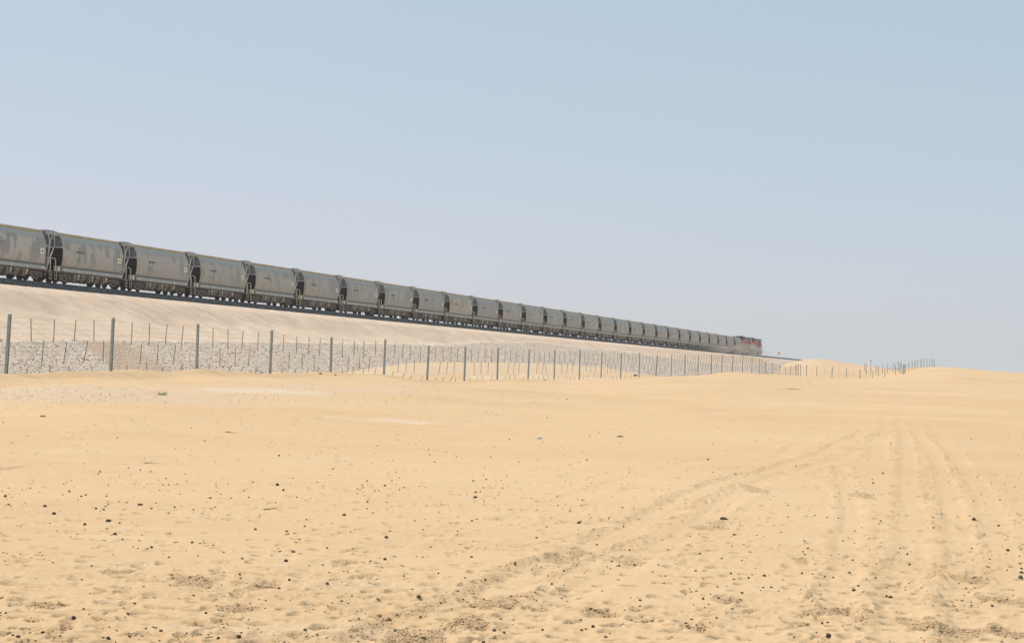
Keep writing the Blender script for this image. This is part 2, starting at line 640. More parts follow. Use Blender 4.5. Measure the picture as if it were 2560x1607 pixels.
# base evaluated on a coarse grid, then interpolated
ca = azs[::4] if (len(azs) - 1) % 4 == 0 else np.append(azs[::4], azs[-1])
ri = np.arange(0, len(rad), 2)
if ri[-1] != len(rad) - 1: ri = np.append(ri, len(rad) - 1)
g_r, g_a = np.meshgrid(rad[ri], ca, indexing='ij')
zb = base_z(g_a, g_r)
tmp = np.stack([np.interp(azs, ca, row) for row in zb])
Z = np.stack([np.interp(np.log(rad), np.log(rad[ri]), tmp[:, j]) for j in range(tmp.shape[1])], 1)
X = RR * np.sin(AA)
Y = RR * np.cos(AA)
ss, tt = st_of(X, Y)
corr = sstep(-16, -9, tt) * (1 - sstep(9, 15, tt))
Z = np.where(corr > 0, np.minimum(Z, 6.6 + (1 - corr) * 6), Z)
Z = np.where((tt < 4) & (Z > 5.5), 5.5 + (Z - 5.5) * sstep(-60, -20, -np.abs(tt)) * 0, Z)

# relief -------------------------------------------------------------
far = sstep(30, 90, RR)
dunes = .10 * fbm(X / 17, Y / 11, 3, 3) * sstep(10, 30, RR) + .30 * fbm(X / 70, Y / 45, 5, 3) * sstep(110, 260, RR) * (1 - sstep(340, 420, RR) * .55)
Z = Z + dunes * (1 - corr)
near = (1 - sstep(55, 110, RR))
wx, wy = X + .5 * fbm(X / 2.5, Y / 2.5, 21, 2), Y + .35 * fbm(X / 3, Y / 2, 22, 2)
rip_mask = sstep(-.25, .35, fbm(X / 6, Y / 4, 31, 3) - .045 * (X - 1))
ripple = np.sin((wy * .985 + wx * .17) * 2 * PI / .26 + 3 * noise(X / 1.1, Y / .8, 23)) * .0062 * rip_mask
lumps = .0035 * fbm(X / .4, Y / .3, 41, 3) + .010 * fbm(X / 2.6, Y / 1.6, 42, 2)
flake = sstep(.18, .30, fbm(X / .30, Y / .34, 43, 2)) * sstep(-.1, .5, fbm(X / 2.2, Y / 2.6, 44, 2) + .004 * (30 - RR))
lumps = lumps - .010 * flake
rough_mask = sstep(.12, .55, fbm(X / 3.4, Y / 2.4, 51, 3) + .035 * X * sstep(0, 3, X) - .012 * (RR - 16))
clod = np.abs(fbm(X / .16, Y / .14, 61, 3, .6))
det = ripple + lumps + rough_mask * (clod - .3) * .011
coarse = (rough_mask * .12 + flake * .12) * (1 - sstep(65, 110, RR))

# trampled dark patches seen in the photograph: (px, py, half-width px, half-height px)
zi_rad, zi_az = rad, azs


def ground_z(x, y):
    r_, a_ = np.hypot(x, y), np.arctan2(x, y)
    i = np.clip(np.searchsorted(rad, r_) - 1, 0, len(rad) - 2)
    j = np.clip(np.searchsorted(azs, a_) - 1, 0, len(azs) - 2)
    fr = np.clip((r_ - rad[i]) / (rad[i + 1] - rad[i]), 0, 1)
    fa = np.clip((a_ - azs[j]) / (azs[j + 1] - azs[j]), 0, 1)
    return (Z[i, j] * (1 - fr) + Z[i + 1, j] * fr) * (1 - fa) + (Z[i, j + 1] * (1 - fr) + Z[i + 1, j + 1] * fr) * fa


def hit(px, py, rmin=8.0):
    """point of the ground seen at a place of the photograph"""
    v = ray(px, py)
    h = math.hypot(v.x, 1.0)
    Ys = rad / h
    m = rad > rmin
    Yv = Ys[m]
    g = ground_z(v.x * Yv, Yv)
    below = (EYE + v.z * Yv) - g
    idx = np.argmax(below < 0)
    if below[idx] >= 0:
        return None
    if idx == 0: y_ = Yv[0]
    else:
        b0, b1 = below[idx - 1], below[idx]
        y_ = Yv[idx - 1] + (Yv[idx] - Yv[idx - 1]) * b0 / (b0 - b1)
    return Vector((v.x * y_, y_, float(ground_z(np.array([v.x * y_]), np.array([y_]))[0])))


def window(cx, cy, rr):
    d = math.hypot(cx, cy)
    i0, i1 = np.searchsorted(rad, d - rr), np.searchsorted(rad, d + rr)
    a = math.atan2(cx, cy)
    j0, j1 = np.searchsorted(azs, a - rr / d), np.searchsorted(azs, a + rr / d)
    return slice(max(0, i0), i1 + 1), slice(max(0, j0), j1 + 1)


patches = [(490, 1452, 70, 16), (655, 1463, 40, 14), (1030, 1593, 100, 26), (1180, 1555, 70, 16), (1250, 1500, 70, 18), (1345, 1422, 32, 16),
           (1400, 1395, 45, 14), (1450, 1375, 40, 12), (1350, 1518, 24, 6), (1795, 1310, 26, 12), (1760, 1318, 28, 10), (1890, 1222, 30, 9), (2100, 1530, 42, 12),
           (2270, 1550, 55, 14), (2400, 1585, 80, 18), (2500, 1500, 60, 14), (2330, 1570, 60, 14), (2035, 1530, 30, 6), (1990, 1555, 34, 8), (2520, 1580, 50, 12),
           (290, 1425, 46, 9), (30, 1170, 30, 5), (860, 1405, 32, 9), (2005, 1400, 30, 10), (2160, 1240, 30, 8), (600, 1520, 70, 14), (1580, 1400, 50, 10),
           (1740, 1570, 50, 12), (1500, 1530, 60, 14), (1820, 1500, 40, 10), (2440, 1450, 50, 16), (120, 1510, 60, 9), (350, 1585, 26, 10), (1960, 974, 22, 5)]
for px, py, hw, hh in patches:
    c = hit(px, py)
    if c is None: continue
    d = c.y
    ax_ = hw / FPX * d
    ay_ = min(hh / FPX * d * d / 1.7, 6)
    wi = window(c.x, c.y, max(ax_, ay_) * 1.6)
    x, y = X[wi], Y[wi]
    q = ((x - c.x) / ax_) ** 2 + ((y - c.y) / ay_) ** 2 + .9 * fbm(x / .5, y / .7, 71, 3)
    mk = 1 - sstep(.35, 1.25, q)
    det[wi] = det[wi] + mk * (np.abs(fbm(x / .13, y / .12, 72, 3, .6)) - .35) * .026
    coarse[wi] = np.maximum(coarse[wi], mk * .6)

# tyre tracks --------------------------------------------------------
tracks = [
    ([(2168, 1078), (2074, 1124), (1957, 1167), (1864, 1190), (1747, 1232), (1663, 1277), (1556, 1332), (1449, 1375), (1342, 1422), (1235, 1486), (1064, 1555), (930, 1606)], .20, .045, 1.0),
    ([(2190, 1100), (2090, 1150), (1962, 1185), (1870, 1225), (1793, 1275), (1715, 1330), (1600, 1395), (1500, 1452), (1360, 1520), (1230, 1600)], .18, .03, .5),
    ([(2205, 1040), (2225, 1068), (2200, 1095), (2192, 1125), (2196, 1150)], .3, .04, .5),
    ([(2245, 1048), (2262, 1090), (2268, 1140), (2271, 1227), (2285, 1284), (2275, 1344), (2280, 1391), (2257, 1452), (2243, 1530), (2235, 1606)], .2, .036, .8),
    ([(2098, 1162), (2110, 1200), (2121, 1246), (2130, 1302), (2112, 1349), (2121, 1405), (2102, 1461), (2090, 1540), (2085, 1606)], .16, .035, .5),
    ([(2041, 1070), (1990, 1100), (1880, 1130), (1747, 1150), (1640, 1180), (1500, 1220), (1330, 1280), (1100, 1330), (850, 1400), (560, 1480)], .22, .025, .35),
    ([(2320, 1060), (2360, 1100), (2400, 1160), (2450, 1220), (2480, 1290), (2500, 1360), (2520, 1440), (2545, 1540), (2555, 1606)], .22, .03, .6),
    ([(2290, 1080), (2340, 1150), (2365, 1220), (2390, 1300), (2410, 1400), (2420, 1500), (2425, 1606)], .18, .03, .5),
    ([(2150, 1042), (2080, 1070), (2000, 1110), (1930, 1150)], .22, .03, .3),
    ([(2420, 1020), (2300, 1030), (2200, 1026), (2050, 1020), (1900, 1030)], .4, .03, .2),
    ([(2560, 1053), (2480, 1050), (2380, 1040), (2300, 1036)], .4, .03, .2),
    ([(2020, 1560), (1930, 1490), (1850, 1600)], .2, .03, .2),
]
tr_pts = []
for poly, w, dep, co in tracks:
    pts = [hit(*p) for p in poly]
    pts = [p for p in pts if p is not None]
    # catmull-rom resample
    P = [pts[0]] + pts + [pts[-1]]
    out = []
    for i in range(1, len(P) - 2):
        for k in range(14):
            u = k / 14
            out.append(.5 * ((2 * P[i]) + (P[i + 1] - P[i - 1]) * u + (2 * P[i - 1] - 5 * P[i] + 4 * P[i + 1] - P[i + 2]) * u * u + (3 * P[i] - P[i - 1] - 3 * P[i + 1] + P[i + 2]) * u ** 3))
    out = np.array([(p.x, p.y) for p in out])
    x0, x1, y0, y1 = out[:, 0].min() - 1, out[:, 0].max() + 1, out[:, 1].min() - 1, out[:, 1].max() + 1
    sel = (X > x0) & (X < x1) & (Y > y0) & (Y < y1) & (RR < 300)
    x, y = X[sel], Y[sel]
    best = np.full(x.shape, 1e9)
    sign = np.zeros(x.shape)
    for a, b in zip(out[:-1], out[1:]):
        e = b - a
        L2 = (e ** 2).sum() + 1e-9
        u = np.clip(((x - a[0]) * e[0] + (y - a[1]) * e[1]) / L2, 0, 1)
        ddx, ddy = x - a[0] - u * e[0], y - a[1] - u * e[1]
        d2 = ddx ** 2 + ddy ** 2
        m = d2 < best
        best = np.where(m, d2, best)
        sign = np.where(m, np.sign(e[0] * ddy - e[1] * ddx), sign)
    dist = np.sqrt(best) * (1 + .25 * fbm(x / .6, y / .6, 81, 2)) * np.where(sign > 0, 1, 1.0)
    br = .55 + .45 * sstep(-.3, .3, fbm(x / 2.2, y / 2.2, 82, 2))
    dep *= .34
    prof = -dep * (1 - sstep(w * .45, w, dist)) + dep * .8 * np.exp(-((dist - w * 1.35) / (w * .45)) ** 2) * (1 + .8 * fbm(x / .22, y / .2, 83, 2))
    det[sel] = det[sel] * (1 - .5 * (1 - sstep(w * .5, w, dist))) + prof * br
    edge = np.exp(-((dist - w * 1.2) / (w * .6)) ** 2)
    cl = edge * sstep(0.0, .5, fbm(x / .9, y / 1.4, 84, 3) + co - .55)
    coarse[sel] = np.maximum(coarse[sel], cl * co * .42)
    det[sel] = det[sel] + cl * (np.abs(fbm(x / .14, y / .13, 85, 2, .6)) - .3) * .03

# hoof and foot prints -----------------------------------------------
fp = []
for _ in range(70):                                  # trails of a few steps
    px, py = random.uniform(-100, 2660), 1120 + 480 * random.random() ** .7
    c = hit(px, py)
    if c is None: continue
    h = random.uniform(0, 2 * PI)
    for k in range(random.randint(4, 16)):
        fp.append((c.x + math.cos(h) * k * .62 + random.gauss(0, .12), c.y + math.sin(h) * k * .62 + random.gauss(0, .12), h + random.gauss(0, .3)))
for _ in range(1500):
    c = hit(random.uniform(-100, 2660), 1180 + 440 * random.random() ** .8)
    if c is not None: fp.append((c.x, c.y, random.uniform(0, PI)))
for fx, fy, h in fp:
    if math.hypot(fx, fy) > 60 or math.hypot(fx, fy) < 11: continue
    la, lb = random.uniform(.05, .13), random.uniform(.04, .075)
    wi = window(fx, fy, .45)
    x, y = X[wi] - fx, Y[wi] - fy
    u, v = (x * math.cos(h) + y * math.sin(h)) / la, (-x * math.sin(h) + y * math.cos(h)) / lb
    q = np.sqrt(u * u + v * v)
    dp = random.uniform(.008, .022)
    det[wi] = det[wi] - dp * (1 - sstep(.5, 1.1, q)) + dp * .3 * np.exp(-((q - 1.35) / .3) ** 2)
    if dp > .013: coarse[wi] = np.maximum(coarse[wi], .4 * (1 - sstep(.6, 1.3, q)))
Z = Z + det * (1 - sstep(70, 150, RR))
# the ridge of blown sand along the fence has a few soft hummocks
hum = .16 * np.maximum(0, fbm(X / 5.5, Y / 9, 91, 2)) * sstep(70, 84, RR) * (1 - sstep(230, 300, RR)) * (1 - sstep(.08, .13, azs[None, :]))
Z = Z + hum

# drift piled against the fence, falling away towards the camera
df = (X - (-20.993)) * math.cos(.24053) - (Y - 88.194) * math.sin(.24053)
amp = (.26 + .14 * fbm(X / 7, Y / 9, 98, 2)) * (1 - sstep(130, 165, RR)) * sstep(60, 78, RR) * (np.abs(AA) < .6)
Z = Z + amp * (np.exp(-(np.where(df > .2, (df - .2) / 1.25, (df - .2) / 2.2)) ** 2) - .35 * np.exp(-((df - 3.4) / 2.2) ** 2) - .98 * np.exp(-(df / 9) ** 2))
# colour masks -------------------------------------------------------
mc = at(2402, 958, 300)
mw = window(mc.x, mc.y, 9)
mq = ((X[mw] - mc.x) / 2.2) ** 2 + ((Y[mw] - mc.y) / 5) ** 2
Z[mw] = Z[mw] + .45 * np.exp(-mq) * (1 + .5 * fbm(X[mw] / 1.2, Y[mw] / 1.5, 97, 2))
coarse[mw] = np.maximum(coarse[mw], .5 * np.exp(-mq))
gravel = np.zeros_like(Z)
chalk = np.zeros_like(Z)


def blob(arr, px, py, Yd, hx, hy, amt=1.0, ang=0.0):
    c = at(px, py, Yd)
    wi = window(c.x, c.y, max(hx, hy) * 1.8)
    x, y = X[wi] - c.x, Y[wi] - c.y
    u, v = (x * math.cos(ang) + y * math.sin(ang)) / hx, (-x * math.sin(ang) + y * math.cos(ang)) / hy
    m = (1 - sstep(.4, 1.3, np.sqrt(u * u + v * v) + .4 * fbm(X[wi] / (hx * .35), Y[wi] / (hy * .35), 95, 3))) * amt
    arr[wi] = np.maximum(arr[wi], m)


for a in ((60, 965, 70, 5, 6, .9), (200, 985, 66, 5, 5, .8), (350, 975, 72, 4, 6, .8), (480, 990, 68, 2.5, 3, .6), (640, 970, 82, 5, 6, .7), (860, 972, 90, 5, 6, .6),
          (1050, 968, 110, 4, 8, .5), (1250, 975, 120, 5, 8, .35), (1400, 1000, 90, 6, 6, .25)):
    blob(gravel, *a)
for a in ((1215, 944, 172, 1.6, 4, 1), (1245, 940, 178, 1.5, 3, .9), (1355, 938, 188, 2.2, 4, 1), (1420, 935, 196, 2.2, 4, .9), (1490, 938, 206, 2.2, 5, .8), (1560, 937, 218, 3, 5, .6),
          (1340, 930, 200, 2.2, 5, .7), (660, 975, 82, 2.5, 3, .7), (2300, 975, 175, 3, 3, .35), (2400, 975, 175, 2, 3, .5), (2200, 972, 180, 2, 3, .3), (990, 1050, 60, 2, 1.2, .5),
          (1200, 1035, 66, 1.5, 1, .5), (2003, 939, 396, 3, 8, .8), (2130, 948, 436, 5, 8, .5)):
    blob(chalk, *a[:5], a[5] * .75)


toe = (1 - sstep(33, 39, tt)) * sstep(8, 14, tt) * (1 - sstep(230, 400, ss)) * sstep(-200, -100, ss)
gravel = np.maximum(gravel, toe * (.75 + .25 * fbm(X / 5, Y / 5, 99, 2)))
flank = sstep(330, 380, ss) * (1 - sstep(560, 640, ss)) * sstep(9, 12, tt) * (1 - sstep(20, 30, tt))
gravel = np.maximum(gravel, flank * .6)


def grid_mesh(name, X, Y, Z, masks, mat_):
    nr, na = X.shape
    me = bpy.data.meshes.new(name)
    co = np.stack([X, Y, Z], -1).reshape(-1, 3).astype(np.float32)
    i, j = np.meshgrid(np.arange(nr - 1), np.arange(na - 1), indexing='ij')
    a = (i * na + j).ravel()
    q = np.stack([a, a + na, a + na + 1, a + 1], 1).astype(np.int32)
    me.vertices.add(len(co))
    me.vertices.foreach_set('co', co.ravel())
    me.loops.add(q.size)
    me.loops.foreach_set('vertex_index', q.ravel())
    me.polygons.add(len(q))
    me.polygons.foreach_set('loop_start', np.arange(0, q.size, 4, dtype=np.int32))
    me.polygons.foreach_set('loop_total', np.full(len(q), 4, dtype=np.int32))
    me.polygons.foreach_set('use_smooth', np.ones(len(q), dtype=bool))
    me.update(calc_edges=True)
    at_ = me.color_attributes.new('masks', 'FLOAT_COLOR', 'POINT')
    cc = np.ones((len(co), 4), np.float32)
    for k, m in enumerate(masks): cc[:, k] = m.ravel()
    at_.data.foreach_set('color', cc.ravel())
    me.materials.append(mat_)
    o = bpy.data.objects.new(name, me)
    COL.objects.link(o)
    return o


ground = grid_mesh('desert_ground', X, Y, Z, (gravel, chalk, coarse), M['sand'])
ground['kind'] = 'structure'

# ------------------------------------------------------------------ embankment
FORM = ZR - .84          # formation level
rip_px = [(0, 850), (300, 853), (600, 855), (900, 860), (1100, 863), (1200, 857), (1349, 856), (1474, 872), (1511, 874), (1598, 884), (1650, 893), (1700, 897),
          (1749, 903), (1799, 911), (1832, 913), (1882, 911), (1912, 906), (1940, 903), (1990, 903)]
EDGE, SLP = 5.4, .47
rs, rz = [], []
for px, py in rip_px:
    v = ray(px, py)
    # intersect with the slope plane z = FORM - (t-EDGE)*SLP
    t_of = lambda Yv: st_of(v.x * Yv, Yv)[1]
    lo, hi = 60, 1200
    f = lambda Yv: (EYE + v.z * Yv) - (FORM - (t_of(Yv) - EDGE) * SLP)
    for _ in range(60):
        mid = (lo + hi) / 2
        if (f(lo) > 0) == (f(mid) > 0): lo = mid
        else: hi = mid
    s_, t_ = st_of(v.x * lo, lo)
    rs.append(s_)
    rz.append(EYE + v.z * lo)
rs, rz = np.array(rs), np.array(rz)
o_ = np.argsort(rs)
rs, rz = rs[o_], rz[o_]

sv = np.concatenate([np.arange(-130, 260, .55), np.arange(260, 1500, 2.2)])
tv = np.concatenate([[-40, -22.5], np.linspace(-EDGE - 1, -3.4, 3), np.linspace(-3.0, 4.9, 5), np.linspace(5.2, 5.8, 3), np.linspace(6.1, 26, 62)])
SS, TT = np.meshgrid(sv, tv, indexing='ij')
prof = np.where(TT > EDGE, FORM - (TT - EDGE) * SLP, np.where(TT < -EDGE, FORM + (TT + EDGE) * SLP, FORM))
EZ = prof
g1 = fbm(SS / 9 + TT / 6, TT / 9, 101, 3) * .16 + fbm(SS / 1.3, TT / 1.1, 102, 3) * .035
EZ = EZ + g1 * sstep(4.6, 8, TT)
EX = TX + SS * U.x + TT * NRM.x
EY = TY + SS * U.y + TT * NRM.y
rtop = np.interp(SS, rs, rz) + .12 * fbm(SS / 4, TT * 0, 103, 3)
rip = 1 - sstep(-.10, .10, EZ - rtop)
EZ = EZ + rip * (.10 + .05 * fbm(SS / .55, TT / .5, 104, 2)) * (TT > EDGE)
# sand blown over the fill; more of it far along the line
sandm = sstep(170, 420, SS + 25 * fbm(SS / 40, TT / 5, 105, 2)) * (1 - rip) * .85 * sstep(EDGE, EDGE + .8, TT)
# tan spill of sand lying across the pitching near the second fence post


def on_slope(px, py):
    v = ray(px, py)
    lo, hi = 60, 1200
    f = lambda Yv: (EYE + v.z * Yv) - (FORM - (st_of(v.x * Yv, Yv)[1] - EDGE) * SLP)
    for _ in range(60):
        mid = (lo + hi) / 2
        if (f(lo) > 0) == (f(mid) > 0): lo = mid
        else: hi = mid
    return st_of(v.x * lo, lo)


(sa, ta), (sb, tb), (sc, tc_), (sd_, td) = on_slope(205, 858), on_slope(286, 923), on_slope(328, 860), on_slope(414, 921)
left_ = sa + (TT - ta) * (sb - sa) / (tb - ta)
right_ = sc + (TT - tc_) * (sd_ - sc) / (td - tc_)
wv_ = .9 * fbm(SS / 2.2, TT / 2.2, 106, 4)
spill = sstep(-.8, .8, SS - left_ + wv_) * (1 - sstep(-.8, .8, SS - right_ + wv_)) * sstep(ta - .9, ta - .1, TT + .3 * wv_)
sandm = np.maximum(sandm, spill * .9)
sandm = np.maximum(sandm, sstep(420, 620, SS) * .75 * (TT > EDGE))
stain = sstep(EDGE + .9, EDGE + 1.3, TT) * (1 - sstep(EDGE + 3.0, EDGE + 6.0, TT + 2.2 * fbm(SS / 13, TT / 3, 107, 3))) * (1 - sstep(300, 600, SS) * .6)
bank = grid_mesh('railway_embankment', EX, EY, EZ, (rip, sandm, stain), M['bank'])
bank['kind'] = 'structure'

# ballast
bs = np.concatenate([np.arange(-130, 330, .35), np.arange(330, 1500, 1.5)])
bt = np.array([-3.3, -2.9, -2.45, -2.1, -1.2, 0, 1.2, 2.1, 2.25, 2.4, 2.6, 2.8, 3.0, 3.3])
BS, BT = np.meshgrid(bs, bt, indexing='ij')
top = ZR - .20
BZ = np.where(np.abs(BT) <= 2.1, top, top - (np.abs(BT) - 2.1) * .62)
BZ = BZ + (.035 * fbm(BS / .5, BT / .3, 111, 2) + .05 * np.maximum(0, fbm(BS / 9, BT / 4, 112, 2))) * (np.abs(BT) > 1.9)
BZ = np.where(np.abs(BT) >= 3.3, FORM - .12, BZ)
bal = grid_mesh('track_ballast', TX + BS * U.x + BT * NRM.x, TY + BS * U.y + BT * NRM.y, BZ, (BS * 0, BS * 0, BS * 0), M['ballast'])
bal['kind'] = 'structure'

track = empty('railway_track', line(0, 0, ZR), PI / 2 - AZ)
tag(track, 'single railway track on dark ballast along the top of the bank', 'railway track')
for sgn in (-1, 1):
    m = MB()
    pr = [(-.075, -.17), (.075, -.17), (.075, -.155), (.012, -.14), (.012, -.04), (.036, -.03), (.036, 0), (-.036, 0), (-.036, -.03), (-.012, -.04), (-.012, -.14), (-.075, -.155)]
    m.prism([(u + sgn * .755, v) for u, v in pr], 'x', -130, 1450)
    m.build('rail', M['rail'], track)
m = MB()
for k in range(0, 2500):
    x = -129 + k * .63
    m.box(x - .12, x + .12, -1.3, 1.3, -.36, -.175)
o = m.build('sleepers', M['sleeper'], track)
o['kind'] = 'stuff'


# loose stones of the pitching: real rocks, joined ---------------------
def rock_templates(n, seed, sub=1):
    import bmesh
    out = []
    rg = random.Random(seed)
    for _ in range(n):
        bm = bmesh.new()
        bmesh.ops.create_icosphere(bm, subdivisions=sub, radius=1)
        for v in bm.verts:
            v.co *= rg.uniform(.72, 1.18)
            v.co.z *= .75
        vs = np.array([v.co[:] for v in bm.verts])
        fs = np.array([[v.index for v in f.verts] for f in bm.faces])
        bm.free()
        out.append((vs, fs))
    return out


def scatter(name, tmpl, pos, size, mat_, seed=1, flat=1.0, smooth=False):
    rg = np.random.default_rng(seed)
    V, F, n = [], [], 0
    for k, (p, s_) in enumerate(zip(pos, size)):
        vs, fs = tmpl[k % len(tmpl)]
        a = rg.uniform(0, 2 * PI)
        c, s = math.cos(a), math.sin(a)
        e = rg.uniform(.7, 1.35, 3) * s_ * np.array([1, 1, flat])
        w = vs * e
        w = np.stack([w[:, 0] * c - w[:, 1] * s, w[:, 0] * s + w[:, 1] * c, w[:, 2]], 1) + np.array(p)
        V.append(w)
        F.append(fs + n)
        n += len(vs)
    V, F = np.concatenate(V), np.concatenate(F)
    me = bpy.data.meshes.new(name)
    me.vertices.add(len(V))
    me.vertices.foreach_set('co', V.astype(np.float32).ravel())
    me.loops.add(F.size)
    me.loops.foreach_set('vertex_index', F.astype(np.int32).ravel())
    me.polygons.add(len(F))
    me.polygons.foreach_set('loop_start', np.arange(0, F.size, 3, dtype=np.int32))
    me.polygons.foreach_set('loop_total', np.full(len(F), 3, dtype=np.int32))
    me.update(calc_edges=True)
    me.materials.append(mat_)
    if smooth: me.polygons.foreach_set('use_smooth', [True] * len(me.polygons))
    o = bpy.data.objects.new(name, me)
    COL.objects.link(o)
    return o


RT = rock_templates(8, 5)
from itertools import count


def bank_z(s, t):
    i = np.clip(np.searchsorted(sv, s) - 1, 0, len(sv) - 2)
    j = np.clip(np.searchsorted(tv, t) - 1, 0, len(tv) - 2)
    fs_ = (s - sv[i]) / (sv[i + 1] - sv[i])
    ft = (t - tv[j]) / (tv[j + 1] - tv[j])
    return (EZ[i, j] * (1 - fs_) + EZ[i + 1, j] * fs_) * (1 - ft) + (EZ[i, j + 1] * (1 - fs_) + EZ[i + 1, j + 1] * fs_) * ft, rip[i, j], spill[i, j]


def bank_stones(name, n, smax, mat_, lo, hi, seed, only_rip=True, dens=None):
    rg = np.random.default_rng(seed)
    s_ = -75 + (smax + 75) * rg.random(n)
    t_ = rg.uniform(EDGE + .5, 22, n)
    z_, r_, sp = bank_z(s_, t_)
    x, y = TX + s_ * U.x + t_ * NRM.x, TY + s_ * U.y + t_ * NRM.y
    g = ground_z(x, y)
    keep = (z_ > g - .1)
    keep &= (r_ > .5) if only_rip else (r_ < .5)
    keep &= (sp < .4) | (rg.random(n) < .25)
    pos = np.stack([x, y, z_], 1)[keep]
    sz = rg.uniform(lo, hi, n)[keep]
    o = scatter(name, RT, pos, sz, mat_, seed, .75)
    o['kind'] = 'stuff'
    return o


tag(bank_stones('pale_pitching_stones', 13000, 330, M['pinkrock'], .045, .10, 3), 'pale pinkish stones pitched on the foot of the bank', 'stones')
tag(bank_stones('dark_pitching_stones', 10500, 400, M['darkrock'], .035, .08, 4), 'dark stones scattered among the pale stone pitching', 'stones')
tag(bank_stones('loose_bank_stones', 9000, 170, M['pinkrock'], .025, .055, 6, False), 'small loose stones on the upper slope of the bank', 'stones')


# ------------------------------------------------------------------ wagons
def body_profile(off=0.0):
    p = [(1.02, 4.14), (1.16, 4.07), (1.30, 3.92), (1.41, 3.72), (1.49, 3.48), (1.545, 3.2), (1.575, 2.9), (1.585, 2.55), (1.575, 2.2), (1.54, 1.9), (1.485, 1.62), (1.42, 1.42)]
    return [(y + off, z) for y, z in p]


XB0, XB1 = 1.6, PITCHW - 1.6


def make_wagon():
    root = empty('hopper_wagon')
    # tub: curved skin with a rounded-in edge at each end
    m = MB()
    P = body_profile()
    xs = [XB0, XB0 + .03, XB0 + .10] + list(np.linspace(2.4, XB1 - .8, 9)) + [XB1 - .10, XB1 - .03, XB1]
    ins = [.06, .02, 0] + [0] * 9 + [0, .02, .06]
    ring = []
    for x, i_ in zip(xs, ins):
        ring.append([(x, -(y - i_), z) for y, z in P] + [(x, (y - i_), z) for y, z in reversed(P)])
    n = len(ring[0])
    vs = [v for r_ in ring for v in r_]
    fs = [(i * n + k, i * n + (k + 1) % n, (i + 1) * n + (k + 1) % n, (i + 1) * n + k) for i in range(len(xs) - 1) for k in range(n)]
    m.add(vs, fs)
    # skirt
    for s in (-1, 1):
        m.prism([(s * 1.30, 1.43), (s * 1.45, 1.33), (s * 1.50, 1.26), (s * 1.50, 1.02), (s * 1.44, 1.02)], 'x', XB0 + .05, XB1 - .05)
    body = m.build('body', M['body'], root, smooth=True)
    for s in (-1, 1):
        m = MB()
        m.box(XB0 + .02, XB1 - .02, s * 1.03 - .05, s * 1.03 + .05, 4.02, 4.075)  # dark strip added as the shadow line beneath the roof rail
        m.build('roof_rail_shade', M['dark'], root)
    for s in (-1, 1):
        m = MB()
        m.box(XB0 - .15, XB1 + .15, s * 1.0 - .07, s * 1.0 + .07, 4.08, 4.35)
        m.build('roof_rail', M['beam'], root)
    # rounded roof crown with hatch covers
    m = MB()
    m.prism([(-.93, 4.15), (-.93, 4.36), (-.7, 4.42), (0, 4.45), (.7, 4.42), (.93, 4.36), (.93, 4.15)], 'x', XB0, XB1)
    m.build('roof', M['roof'], root)
    for k in range(4):
        x = 2.9 + k * 3.2
        m = MB()
        m.frustum((x - 1.57, x + 1.57, -.5, .5, 4.43), (x - 1.53, x + 1.53, -.42, .42, 4.475))
        m.build('roof_hatch', M['roof'], root)
    for e, sg in ((XB0, 1), (XB1, -1)):       # both ends
        # arched upper end wall with ribs
        P2 = [(y - .05, z) for y, z in P if z > 3.1]
        poly = [(-y, z) for y, z in P2] + [(y, z) for y, z in reversed(P2)]
        poly = [(-1.50, 3.12)] + [(-y, z) for y, z in reversed(P2)] + [(y, z) for y, z in P2] + [(1.50, 3.12)]
        m = MB()
        m.prism(poly, 'x', e + sg * .06, e + sg * .12)
        for yy in (-1.0, -.5, 0, .5, 1.0):
            m.box(min(e - sg * .02, e + sg * .06), max(e - sg * .02, e + sg * .06), yy - .035, yy + .035, 3.2, 4.0 if abs(yy) < .9 else 3.9)
        m.build('end_wall', M['endwall'], root)
        m = MB()
        m.box(min(e - sg * .35, e + sg * .1), max(e - sg * .35, e + sg * .1), -1.48, 1.48, 3.04, 3.14)
        m.build('end_shelf', M['endgrey'], root)
        # sloping hopper sheet set back under the shelf
        m = MB()
        x0, x1 = e + sg * .02, e + sg * 2.2
        m.add([(x0, -1.5, 3.04), (x0, 1.5, 3.04), (x1, 1.38, 1.1), (x1, -1.38, 1.1), (x0 + sg * .06, -1.5, 3.04), (x0 + sg * .06, 1.5, 3.04), (x1 + sg * .06, 1.38, 1.1), (x1 + sg * .06, -1.38, 1.1)],
              [(0, 1, 2, 3), (4, 7, 6, 5), (0, 3, 7, 4), (1, 5, 6, 2), (0, 4, 5, 1), (3, 2, 6, 7)])
        for yy in (-1.05, -.35, .35, 1.05):
            m.bar((x0 - sg * .04, yy, 3.0), (x1 - sg * .04, yy * .9, 1.15), .08, .10)
        for zz in (2.45, 1.85):
            xx = x0 + (x1 - x0) * (3.04 - zz) / 1.94
            m.bar((xx - sg * .05, -1.45, zz), (xx - sg * .05, 1.45, zz), .09)
        m.build('hopper_slope', M['hopper'], root)
        for s in (-1, 1):
            m = MB()
            m.bar((e - sg * .28, s * .78, 3.06), (e - sg * 1.02, s * .45, 1.03), .09)
            m.build('end_strut', M['strut'], root)
    # hood over the coupling at the rear end with its V brace
    m = MB()
    for s in (-1, 1):
        m.prism([(-1.20, 4.42), (-.6, 4.47), (.7, 4.47), (1.42, 4.36), (1.42, 4.12), (.95, 4.02), (.55, 4.14), (.1, 4.14), (-.45, 4.02), (-.95, 4.22)], 'y', s * 1.06 - .03, s * 1.06 + .03)
    m.box(-1.1, 1.40, -1.02, 1.02, 4.38, 4.42)
    m.box(-.50, -.42, -1.02, 1.02, 4.06, 4.37)
    m.build('end_hood', M['hood'], root)
